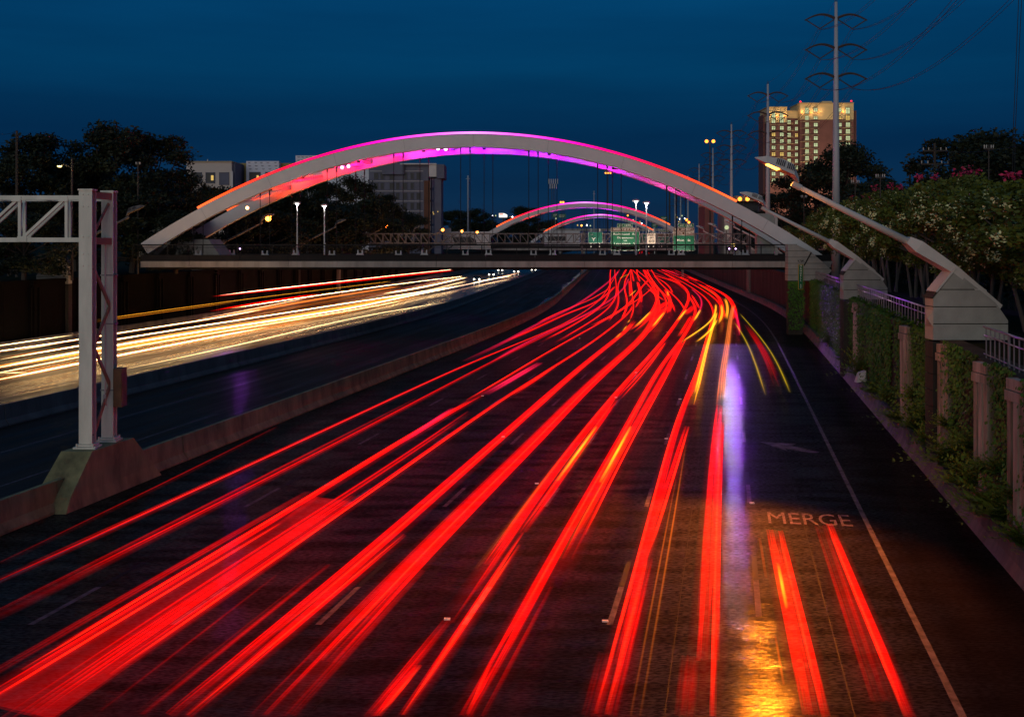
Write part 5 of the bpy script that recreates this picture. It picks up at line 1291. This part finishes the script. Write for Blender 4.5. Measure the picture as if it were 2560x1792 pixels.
def streak(mb, pts, wd, col, k=1.0, thick=.07, fringe=None, rough=True):
    """a bundle of fine filaments of light inside a faint halo, as wide as the lamp that drew it"""
    path = catmull(pts); N = len(path)
    fl_ = .45 if k > .5 else .16
    fd = lambda i, n: min(1, .08 + i * fl_, .08 + (n - 1 - i) * fl_)
    hw = wd * .62 + .16; hc = fringe or col; hk = .13 * k
    sheet_strip(mb, path, [-hw, -hw * .55, 0, hw * .55, hw], [0, .01, .02, .01, 0], (fd, [(0, 0, 0), tuple(x * hk * .4 for x in hc), tuple(x * hk for x in hc), tuple(x * hk * .4 for x in hc), (0, 0, 0)]))
    if col is YEL: wd *= .62
    elif col is RED: wd *= 1.06
    elif col is WHT: wd *= .8
    n = max(2, min(12, int(wd / .055)))
    hot = tr_.randrange(n) if k > .7 else -1
    for q in range(n):
        o_ = 0 if n == 1 else lerp(-wd / 2, wd / 2, (q + .5) / n) + tr_.uniform(-.012, .012)
        f = max(.03, wd / n * tr_.uniform(.6, 1.0)); kk = k * tr_.choice((.4, .55, .8, 1.0, 1.25)) * (.75 if abs(o_) > wd * .36 else 1)
        a = tr_.randint(0, 2) if N > 14 else 0; b = N - (tr_.randint(0, 2) if N > 14 else 0)
        if col is YEL: kk = k * tr_.uniform(.9, 1.2)
        cc = col
        if fringe and abs(o_) > wd * .22: cc = fringe
        if q == hot and col is RED: cc = (2.4, .03, .006); kk = k * 1.2
        sub_ = path[a:b]; h_ = .02 + tr_.uniform(0, .05)
        sheet_strip(mb, sub_, [o_ - f, o_, o_ + f], [h_, h_ + .02, h_], (fd, [tuple(x * kk * .12 for x in cc), tuple(x * kk for x in cc), tuple(x * kk * .12 for x in cc)]))
def trail(label, strands, z=.85, group='tail light streaks of the departing traffic', name='tail_light_streak', cat='light streak', sheet=None):
    first = None; made = []
    for s_ in strands:
        wd, col, k, px = s_[:4]; zz = s_[4] if len(s_) > 4 else z; fr = s_[5] if len(s_) > 5 else None
        pts = [C(u, v, sheet) for u, v in px] if sheet is not None else [G(u, v, zz) for u, v in px]
        made.append((pts, wd, col, k, fr))
    t = thing(name, label, cat, made[0][0][0], group)
    for pts, wd, col, k, fr in made:
        mb = MB(); streak(mb, pts, wd, col, k, fringe=fr); mb.build('streak', M['glow'], t)
    return t

trail('thin pair of red streaks in the leftmost lane along the concrete barrier', [
    (.16, RED, .75, [(-60, 1478), (0, 1452), (335, 1300), (600, 1178), (770, 1096), (900, 1035), (1031, 974), (1162, 913), (1257, 876), (1305, 855), (1388, 822), (1449, 788), (1494, 755), (1516, 727), (1546, 679)]),
    (.08, RED, .45, [(-60, 1558), (0, 1524), (300, 1376), (600, 1224), (880, 1080), (1040, 998)]),
    (.17, RED, .62, [(-60, 1571), (0, 1541), (470, 1302), (600, 1234), (870, 1098), (1031, 1009), (1135, 957), (1229, 905), (1327, 858), (1400, 822), (1464, 788), (1528, 761), (1546, 724)])])
trail('faint dark red streak hugging the concrete barrier', [(.06, RED, .3, [(0, 1410), (260, 1290), (500, 1170), (690, 1070)])])
trail('soft purple red streaks curving in from the far left lane', [
    (.5, PNK, .45, [(1160, 905), (1257, 860), (1340, 812), (1430, 770), (1500, 722), (1530, 697), (1548, 676)]),
    (.35, RED, .8, [(1258, 858), (1340, 822), (1420, 783), (1480, 762), (1520, 735), (1538, 716)]),
    (.12, RED, .8, [(1335, 813), (1400, 780), (1470, 753), (1515, 727), (1520, 724)]),
    (.35, PNK, .55, [(1228, 905), (1340, 845), (1440, 800), (1520, 755), (1560, 720), (1572, 696)])])
trail('broad red band filled between two lamp lines at the lower left', [
    (.34, RED, 1.0, [(-50, 1748), (0, 1720), (259, 1559), (500, 1410), (698, 1297), (790, 1240), (1018, 1092), (1135, 1022), (1205, 988)]),
    (.10, RED, .95, [(-50, 1768), (0, 1740), (259, 1578), (500, 1428), (698, 1312)]),
    (.22, RED, .5, [(-40, 1700), (259, 1530), (500, 1382), (698, 1270), (770, 1232)]),
    (.16, RED, .95, [(120, 1795), (381, 1612), (600, 1464), (698, 1393), (883, 1256), (1118, 1106), (1196, 1026), (1281, 987), (1385, 916), (1470, 865), (1571, 785), (1582, 764)]),
    (.42, RED, .62, [(75, 1795), (330, 1612), (560, 1452), (698, 1362), (880, 1243)]),
    (.26, RED, .65, [(0, 1808), (240, 1640), (457, 1495), (698, 1340), (853, 1248), (1100, 1092), (1174, 1030)])])
mb = MB(); ed1, ed2 = [(-50, 1752), (259, 1565), (500, 1418), (698, 1303), (787, 1241)], [(130, 1795), (381, 1618), (600, 1468), (698, 1398), (885, 1254)]
l1 = catmull([G(u, v, .80) for u, v in ed1]); n_ = 34
bt_ = [o for o in bpy.data.objects if o.get('label', '').startswith('broad red band')][0]
A_ = [G(u, v, .78) for u, v in ed1]; B_ = [G(u, v, .78) for u, v in ed2]
def along(L, t):
    t *= len(L) - 1; i = min(int(t), len(L) - 2); return L[i].lerp(L[i + 1], t - i)
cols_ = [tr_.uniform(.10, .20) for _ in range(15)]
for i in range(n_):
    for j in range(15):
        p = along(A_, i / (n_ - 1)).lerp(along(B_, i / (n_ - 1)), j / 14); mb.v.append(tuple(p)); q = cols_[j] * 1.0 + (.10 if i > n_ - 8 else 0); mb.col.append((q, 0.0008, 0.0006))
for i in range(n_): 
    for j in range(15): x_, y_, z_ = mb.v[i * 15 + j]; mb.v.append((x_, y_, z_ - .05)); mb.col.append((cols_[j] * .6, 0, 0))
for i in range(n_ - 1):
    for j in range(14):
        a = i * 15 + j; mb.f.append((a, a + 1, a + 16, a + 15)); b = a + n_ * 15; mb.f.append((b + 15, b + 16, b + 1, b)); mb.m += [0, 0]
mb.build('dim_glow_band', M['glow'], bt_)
trail('red streaks in the second lane from the left, joining the broad band at the top', [
    (.14, RED, .9, [(1135, 1023), (1205, 985), (1296, 926), (1394, 868), (1470, 826), (1540, 785), (1606, 742), (1640, 712)]),
    (.5, PNK, .85, [(1213, 988), (1256, 966), (1300, 936), (1350, 908)]),
    (.10, ORG_, 0.25, [(1240, 968), (1320, 922)]),
    (.4, PNK, .7, [(1000, 1112), (1060, 1072), (1120, 1034), (1133, 1022)]),
    (.26, RED, .9, [(1281, 990), (1330, 960), (1386, 918)])])
trail('short dim red streak in the gap left of the third lane', [(.17, RED, .42, [(350, 1790), (500, 1672), (700, 1513), (818, 1414)]), (.05, RED, .35, [(250, 1780), (520, 1580), (690, 1440)])])
trail('wide double red streaks running through the third lane to the bottom edge', [
    (.46, RED, .85, [(440, 1795), (698, 1574), (840, 1475), (992, 1328), (1166, 1166), (1262, 1092), (1412, 953), (1540, 849), (1572, 826), (1588, 800)]),
    (.16, RED, 1.0, [(470, 1795), (715, 1585), (860, 1480), (1010, 1340)]),
    (.62, RED, 1.05, [(668, 1795), (914, 1519), (1070, 1371), (1144, 1288), (1340, 1105), (1376, 1062), (1479, 956), (1598, 852), (1630, 806), (1640, 770)]),
    (.30, RED, .5, [(720, 1795), (900, 1595), (1050, 1430)]),
    (.40, RED, .7, [(1382, 980), (1412, 955), (1330, 1030)][::2]),
    (.10, ORG_, 0.28, [(1095, 1318), (1150, 1270)])])
trail('yellow flecked red streak bending up from the third lane toward the bridge', [
    (.30, RED, 1.0, [(1572, 826), (1600, 812), (1625, 786), (1640, 755), (1645, 726), (1630, 700), (1612, 675)]),
    (.24, YEL, 1.0, [(1540, 847), (1552, 833)]), (.24, YEL, 1.0, [(1557, 829), (1567, 815)]), (.22, YEL, .9, [(1570, 808), (1574, 800)]),
    (.16, RED, .8, [(1574, 800), (1584, 775), (1580, 735), (1577, 705), (1577, 672)])])
trail('red streaks with one yellow line in the fourth lane', [
    (.26, RED, .6, [(925, 1797), (1040, 1650), (1123, 1550)]), (.22, RED, 1.0, [(935, 1795), (985, 1738), (1040, 1667)]),
    (.34, RED, .95, [(1123, 1560), (1188, 1440), (1288, 1310), (1406, 1149), (1449, 1092), (1513, 1016), (1574, 946), (1644, 870), (1690, 809), (1716, 765), (1722, 737), (1708, 715), (1670, 695)]),
    (.10, ORG_, 0.35, [(1190, 1425), (1288, 1300), (1400, 1148)]),
    (.10, RED, .9, [(1003, 1795), (1090, 1668), (1188, 1528), (1306, 1336)]), (.08, RED, .75, [(1012, 1795), (1100, 1668), (1196, 1530), (1300, 1366)]),
    (.30, RED, .85, [(1306, 1336), (1400, 1199), (1491, 1068), (1540, 1002)]), (.10, RED, .9, [(1540, 1002), (1613, 922), (1668, 852)]), (.08, RED, .8, [(1552, 1000), (1620, 926), (1664, 858)]),
    (.17, YEL, 1.0, [(1393, 1205), (1440, 1140), (1491, 1068)], .9)])
trail('red streaks with a bright yellow line in the fifth lane', [
    (.34, RED, 1.0, [(1166, 1795), (1231, 1671), (1340, 1475), (1454, 1266), (1558, 1092), (1595, 1016), (1653, 913), (1699, 858), (1732, 803), (1740, 770), (1722, 740)]),
    (.12, RED, .8, [(1170, 1795), (1225, 1672)]),
    (.12, RED, .5, [(1210, 1795), (1300, 1610), (1380, 1470)]),
    (.40, RED, .95, [(1384, 1471), (1427, 1375), (1536, 1157), (1580, 1092), (1598, 1050), (1656, 952), (1693, 879), (1712, 845)]),
    (.07, ORG_, 0.35, [(1400, 1400), (1470, 1276), (1540, 1150)]), (.06, ORG_, 0.30, [(1420, 1372), (1480, 1262), (1546, 1140)]),
    (.18, YEL, 1.05, [(1501, 1209), (1546, 1132), (1577, 1068)], .92)])
trail('pair of clean red streaks in the sixth lane reaching the bottom edge', [
    (.30, RED, .85, [(1506, 1795), (1550, 1593), (1605, 1397), (1640, 1288), (1674, 1105), (1711, 1013), (1735, 958), (1763, 885)]),
    (.20, RED, 1.05, [(1528, 1795), (1570, 1600), (1622, 1400)]),
    (.22, RED, .95, [(1612, 1398), (1652, 1288), (1717, 1068)]),
    (.05, ORG_, 0.30, [(1600, 1795), (1662, 1440), (1714, 1114)]), (.035, ORG_, 0.25, [(1577, 1795), (1630, 1500), (1690, 1200)])])
trail('yellow hot streak entering the sixth lane from the right curve', [
    (.40, YEL, 1.0, [(1733, 1014), (1741, 985), (1763, 885), (1781, 820), (1792, 780)], 1.0), (.14, RED, .9, [(1722, 1010), (1752, 900), (1775, 820), (1790, 770)], .9)])
trail('short red streak in the sixth lane at the bottom edge', [(.36, RED, .45, [(1479, 1797), (1500, 1710), (1518, 1638)])])
trail('tall red streak standing almost upright beside the white reflection', [
    (.48, RED, .95, [(1762, 1797), (1773, 1527), (1781, 1266), (1794, 1092), (1800, 1013)]),
    (.42, (1.3, .25, .04), .95, [(1800, 1018), (1808, 922), (1819, 861), (1826, 800), (1834, 762)]),
    (.2, PNK, .6, [(1784, 1200), (1797, 1100), (1801, 1016)])])
trail('short dim red streak left of the upright one at the bottom', [(.34, RED, .4, [(1711, 1797), (1718, 1715), (1724, 1645)])])
trail('double red and orange streaks of the braking car below the merge lettering', [
    (.48, RED, 1.05, [(1936, 1330), (1953, 1406), (1980, 1528), (2010, 1652), (2042, 1797)]),
    (.14, YEL, .8, [(1944, 1411), (1955, 1467), (1967, 1524)], .93),
    (.42, RED, .42, [(2053, 1318), (2090, 1420), (2130, 1540), (2175, 1676), (2205, 1760)]),
    (.18, RED, 1.05, [(2073, 1312), (2100, 1382), (2150, 1500), (2226, 1678), (2276, 1797)])], .75)
trail('thin orange lines left of the braking car', [(.045, ORG_, 0.40, [(1899, 1349), (1916, 1450)], .1), (.045, ORG_, 0.38, [(1938, 1593), (1960, 1715)], .1)])
trail('olive yellow curved line at the inner right of the bend', [(.10, OLV, 1.0, [(1915, 989), (1888, 907), (1866, 852), (1836, 806)])])
trail('olive yellow curved line at the outer right of the bend', [(.10, OLV, .7, [(1976, 983), (1943, 904), (1903, 846), (1850, 785)]), (.5, RED, .22, [(1946, 968), (1918, 895), (1866, 812)])])
trail('bright yellow diagonal lane change line, upper one', [(.30, YEL, 1.0, [(1702, 857), (1740, 832), (1775, 810), (1790, 780), (1789, 760)])])
trail('bright yellow diagonal lane change line, lower one', [(.34, YEL, 1.0, [(1741, 856), (1758, 846), (1776, 833), (1792, 800)])])
trail('thick red streaks crowding the bend at the right under the bridge', [
    (.55, RED, 1.0, [(1799, 805), (1806, 775), (1800, 750), (1780, 728), (1744, 710)]), (.5, YEL, .7, [(1815, 800), (1820, 770), (1812, 745)]), (.55, RED, 1.0, [(1838, 800), (1836, 770), (1822, 745), (1800, 730), (1765, 713)]),
    (.4, YEL, .85, [(1795, 812), (1808, 785), (1802, 762)]), (.3, PNK, .8, [(1850, 840), (1844, 800), (1834, 770)]), (.24, ORG_, 0.35, [(1797, 745), (1770, 726), (1745, 712)])])
yl = [(.3, YEL, 1.0, [(1589, 817), (1606, 801), (1626, 780)]), (.3, YEL, 1.0, [(1631, 818), (1645, 800), (1661, 781)])]
trail('pair of yellow brake flashes left of centre under the bridge', yl)
trail('pair of yellow brake flashes right of centre under the bridge', [(.34, YEL, 1.0, [(1694, 803), (1704, 790), (1716, 775)]), (.34, YEL, 1.0, [(1735, 803), (1743, 790), (1751, 775)])])
far = [
    ('thick red streak falling straight from the bridge at centre left', [(.5, RED, 1.0, [(1577, 740), (1576, 715), (1574, 702)]), (.3, RED, .9, [(1585, 704), (1582, 690), (1578, 672)])]),
    ('thick red streak winding down from the bridge centre', [(.5, RED, 1.0, [(1601, 757), (1602, 735), (1594, 705)]), (.3, RED, .9, [(1600, 705), (1594, 690), (1591, 672)]), (.3, RED, .8, [(1588, 770), (1600, 750), (1602, 735)])]),
    ('red streak crossing lanes to the left below the bridge', [(.26, RED, .9, [(1480, 815), (1540, 785), (1575, 758), (1592, 735), (1610, 712), (1622, 700)]), (.2, YEL, .7, [(1572, 742), (1590, 726)])]),
    ('red streak weaving left of the yellow brake flashes', [(.5, RED, .95, [(1640, 790), (1648, 770), (1643, 750), (1640, 735), (1632, 716), (1620, 698), (1608, 674)]), (.9, RED, .8, [(1640, 775), (1660, 768), (1668, 755)])]),
    ('red streak bowed to the right past the brake flashes', [(.5, RED, .95, [(1670, 785), (1676, 765), (1674, 745), (1662, 722)]), (.3, RED, .8, [(1682, 735), (1674, 718), (1655, 702), (1632, 690)]), (.35, YEL, .6, [(1671, 741), (1668, 728)])]),
    ('dashed red streak slanting to the lower right from centre', [(.2, RED, .8, [(1660, 752), (1640, 738), (1617, 721)])]),
    ('long red streak sweeping down to the right under the deck', [(.3, RED, .95, [(1704, 710), (1672, 700), (1634, 688)]), (.24, RED, .7, [(1715, 765), (1724, 745), (1712, 725), (1680, 702), (1630, 680), (1610, 670)])]),
    ('pink red streak curving through the middle of the bend', [(.3, PNK, .6, [(1742, 790), (1755, 765), (1750, 742), (1728, 722)]), (.24, RED, .9, [(1750, 775), (1740, 755), (1728, 737)])]),
    ('dashed red streak to the right under the deck, upper', [(.4, RED, .95, [(1723, 703), (1699, 692)]), (.4, RED, .95, [(1745, 703), (1719, 692)]), (.35, RED, .9, [(1704, 709), (1682, 696), (1660, 683)])]),
    ('thin red streaks scattered close under the deck at the right', [(.3, RED, .8, [(1690, 684), (1660, 674)]), (.3, PNK, .7, [(1700, 690), (1676, 680), (1640, 671)]), (.3, RED, .7, [(1652, 672), (1634, 669)])]),
    ('thin red streaks close under the deck at the left', [(.3, RED, .8, [(1556, 690), (1562, 678), (1568, 671)]), (.3, RED, .6, [(1548, 676), (1550, 670)]), (.25, OLV, 1.0, [(1549, 697), (1560, 690), (1574, 686)])]),
    ('crowded red glow of stopped cars in the middle lanes', [(1.0, RED, .75, [(1630, 805), (1650, 785), (1665, 768)]), (.9, RED, .7, [(1712, 788), (1728, 775), (1738, 764)]), (.5, RED, .6, [(1700, 842), (1716, 815), (1730, 790)])])]
for lab, st in far: trail(lab, st, .85)
trail('short red streaks seen through the railing below the Richmond sign', [(.3, RED, .9, [(1597, 638), (1600, 629)], .9), (.3, RED, .9, [(1603, 638), (1606, 627)], .9), (.3, RED, .8, [(1623, 637), (1622, 628)], .9), (.3, RED, .9, [(1637, 637), (1635, 630)], .9), (.3, RED, .9, [(1644, 637), (1642, 630)], .9)])
# further vehicles strung along the lanes toward the bridge
for lab, wc, y0, y1, dr, k in (('thin paired red streaks in the lane next to the leftmost pair, fading toward the bridge', -20.6, 95, 350, .5, .75), ('paired red streaks of a car drifting left in the middle lane', -17.2, 120, 355, -1.4, .8),
                               ('paired red streaks hugging the lane left of the yellow brake flashes', -13.2, 105, 345, 1.0, .85), ('paired red streaks running close right of the centre lane', -10.0, 135, 360, -.8, .8),
                               ('paired red streaks on the outer side of the bend under the deck', -5.4, 125, 352, 1.2, .8), ('faint paired red streaks nearest the right shoulder under the deck', -2.2, 160, 350, .6, .5)):
    t = thing('tail_light_streak', lab, 'light streak', W(wc, y0, .85), 'tail light streaks of the departing traffic')
    for sd in (-.66, .66):
        mb = MB(); streak(mb, [W(wc + sd + dr * math.sin((y - y0) / 55), y, .85) for y in [lerp(y0, y1, i / 14) for i in range(15)]], .22, RED, k); mb.build('streak', M['glow'], t)
# headlight streaks of the oncoming traffic
OF = (1.5, .42, .05); hg = 'headlight streaks of the oncoming traffic'
def hl(label, strands, z=.7): trail(label, strands, z, hg, 'headlight_streak')
hl('white headlight streak farthest left on the opposite road', [(.62, WHT, 1.0, [(-60, 888), (0, 880), (201, 852), (283, 834), (493, 805), (670, 772)], .7, OF), (.5, RWH, .5, [(493, 800), (640, 772), (800, 740), (980, 712)], .7, OF)])
hl('short white headlight streaks at the upper left picture edge', [(.26, WHT, .8, [(-60, 867), (0, 860), (128, 840)]), (.26, WHT, .8, [(-60, 874), (0, 865), (180, 839)]), (.22, WHT, .6, [(43, 878), (150, 858)])])
hl('wide white headlight streak in the second opposite lane', [(.85, WHT, 1.0, [(0, 900), (201, 866), (283, 850), (585, 803), (783, 772), (978, 742), (1133, 718)], .7, OF)])
hl('wide white headlight streak in the third opposite lane', [(.9, WHT, 1.05, [(-60, 930), (0, 919), (283, 864), (585, 817), (878, 771), (1000, 745), (1150, 715)], .7, OF)])
hl('thin white headlight streak in the third opposite lane', [(.42, WHT, .9, [(-60, 946), (0, 936), (283, 876), (585, 826), (908, 772), (1020, 750)], .7, OF)])
hl('bright white headlight streak nearest the mauve barrier', [(.7, WHT, 1.0, [(-60, 962), (0, 951), (283, 893), (493, 850), (670, 819)], .7, OF), (.26, WHT, .7, [(0, 934), (68, 932)], .7), (.12, ORG_, .8, [(0, 942), (200, 905)], .7)])
hl('added dim orange glow bands under the white headlight streaks', [(2.2, (1.5, .46, .04), 1.2, [(283, 862), (585, 816), (878, 766), (1060, 730)], .45), (1.6, (1.5, .50, .05), 1.1, [(-40, 925), (0, 917), (283, 872), (585, 825), (830, 783)], .42), (1.6, (1.5, .34, .03), 1.0, [(560, 790), (800, 748), (1000, 716)], .45)])  # added glowing bands stand in for orange light on the road
hl('orange fringes lying between the white headlight streaks', [(.12, ORG_, .9, [(0, 896), (201, 865)]), (.12, ORG_, .8, [(283, 885), (585, 836), (800, 795)]), (.12, ORG_, .8, [(283, 870), (700, 800)]), (.14, ORG_, .7, [(600, 812), (900, 762)]), (.10, ORG_, .6, [(300, 858), (500, 825)])])
hl('broad white glow where the headlight streaks meet at right', [(1.4, WHT, 1.2, [(960, 735), (1060, 718), (1166, 694)], .7, OF), (1.2, WHT, 1.1, [(1178, 709), (1240, 696), (1280, 690)], .7, OF), (.8, RWH, .4, [(1050, 735), (1200, 705), (1300, 682)], .6, OF)])
hl('glowing strip drawn as pale road shine along the opposite lane edge', [(.10, WHT, .35, [(283, 930), (457, 895), (698, 839), (900, 792), (1120, 755)], .05), (.08, WHT, .3, [(1180, 738), (1290, 708)], .05)])  # glowing strips laid on the road in place of its shine
for lab, so_, st in (('red and white beaded streak floating highest on the opposite road', -65.5, [(.5, RWH, 1.0, [(548, 739), (676, 724), (978, 690), (1133, 674)], 0, RED), (.85, RED, .55, [(533, 742), (676, 727), (978, 694), (1133, 677)])]),
                     ('red topped white streak below the highest one', -63.5, [(.5, WHT, 1.0, [(560, 775), (640, 762), (978, 713), (1166, 690)], 0, OF), (.7, RED, .7, [(527, 779), (640, 758), (800, 735)])]),
                     ('long thin yellow line over the opposite road', -62.0, [(.14, (1.5, .55, .03), 1.0, [(240, 801), (283, 795), (585, 753), (978, 704)]), (.08, (1.2, .35, .02), .7, [(240, 806), (283, 800), (585, 757)])])):
    trail(lab, st, 0, hg, 'headlight_streak', sheet=so_)
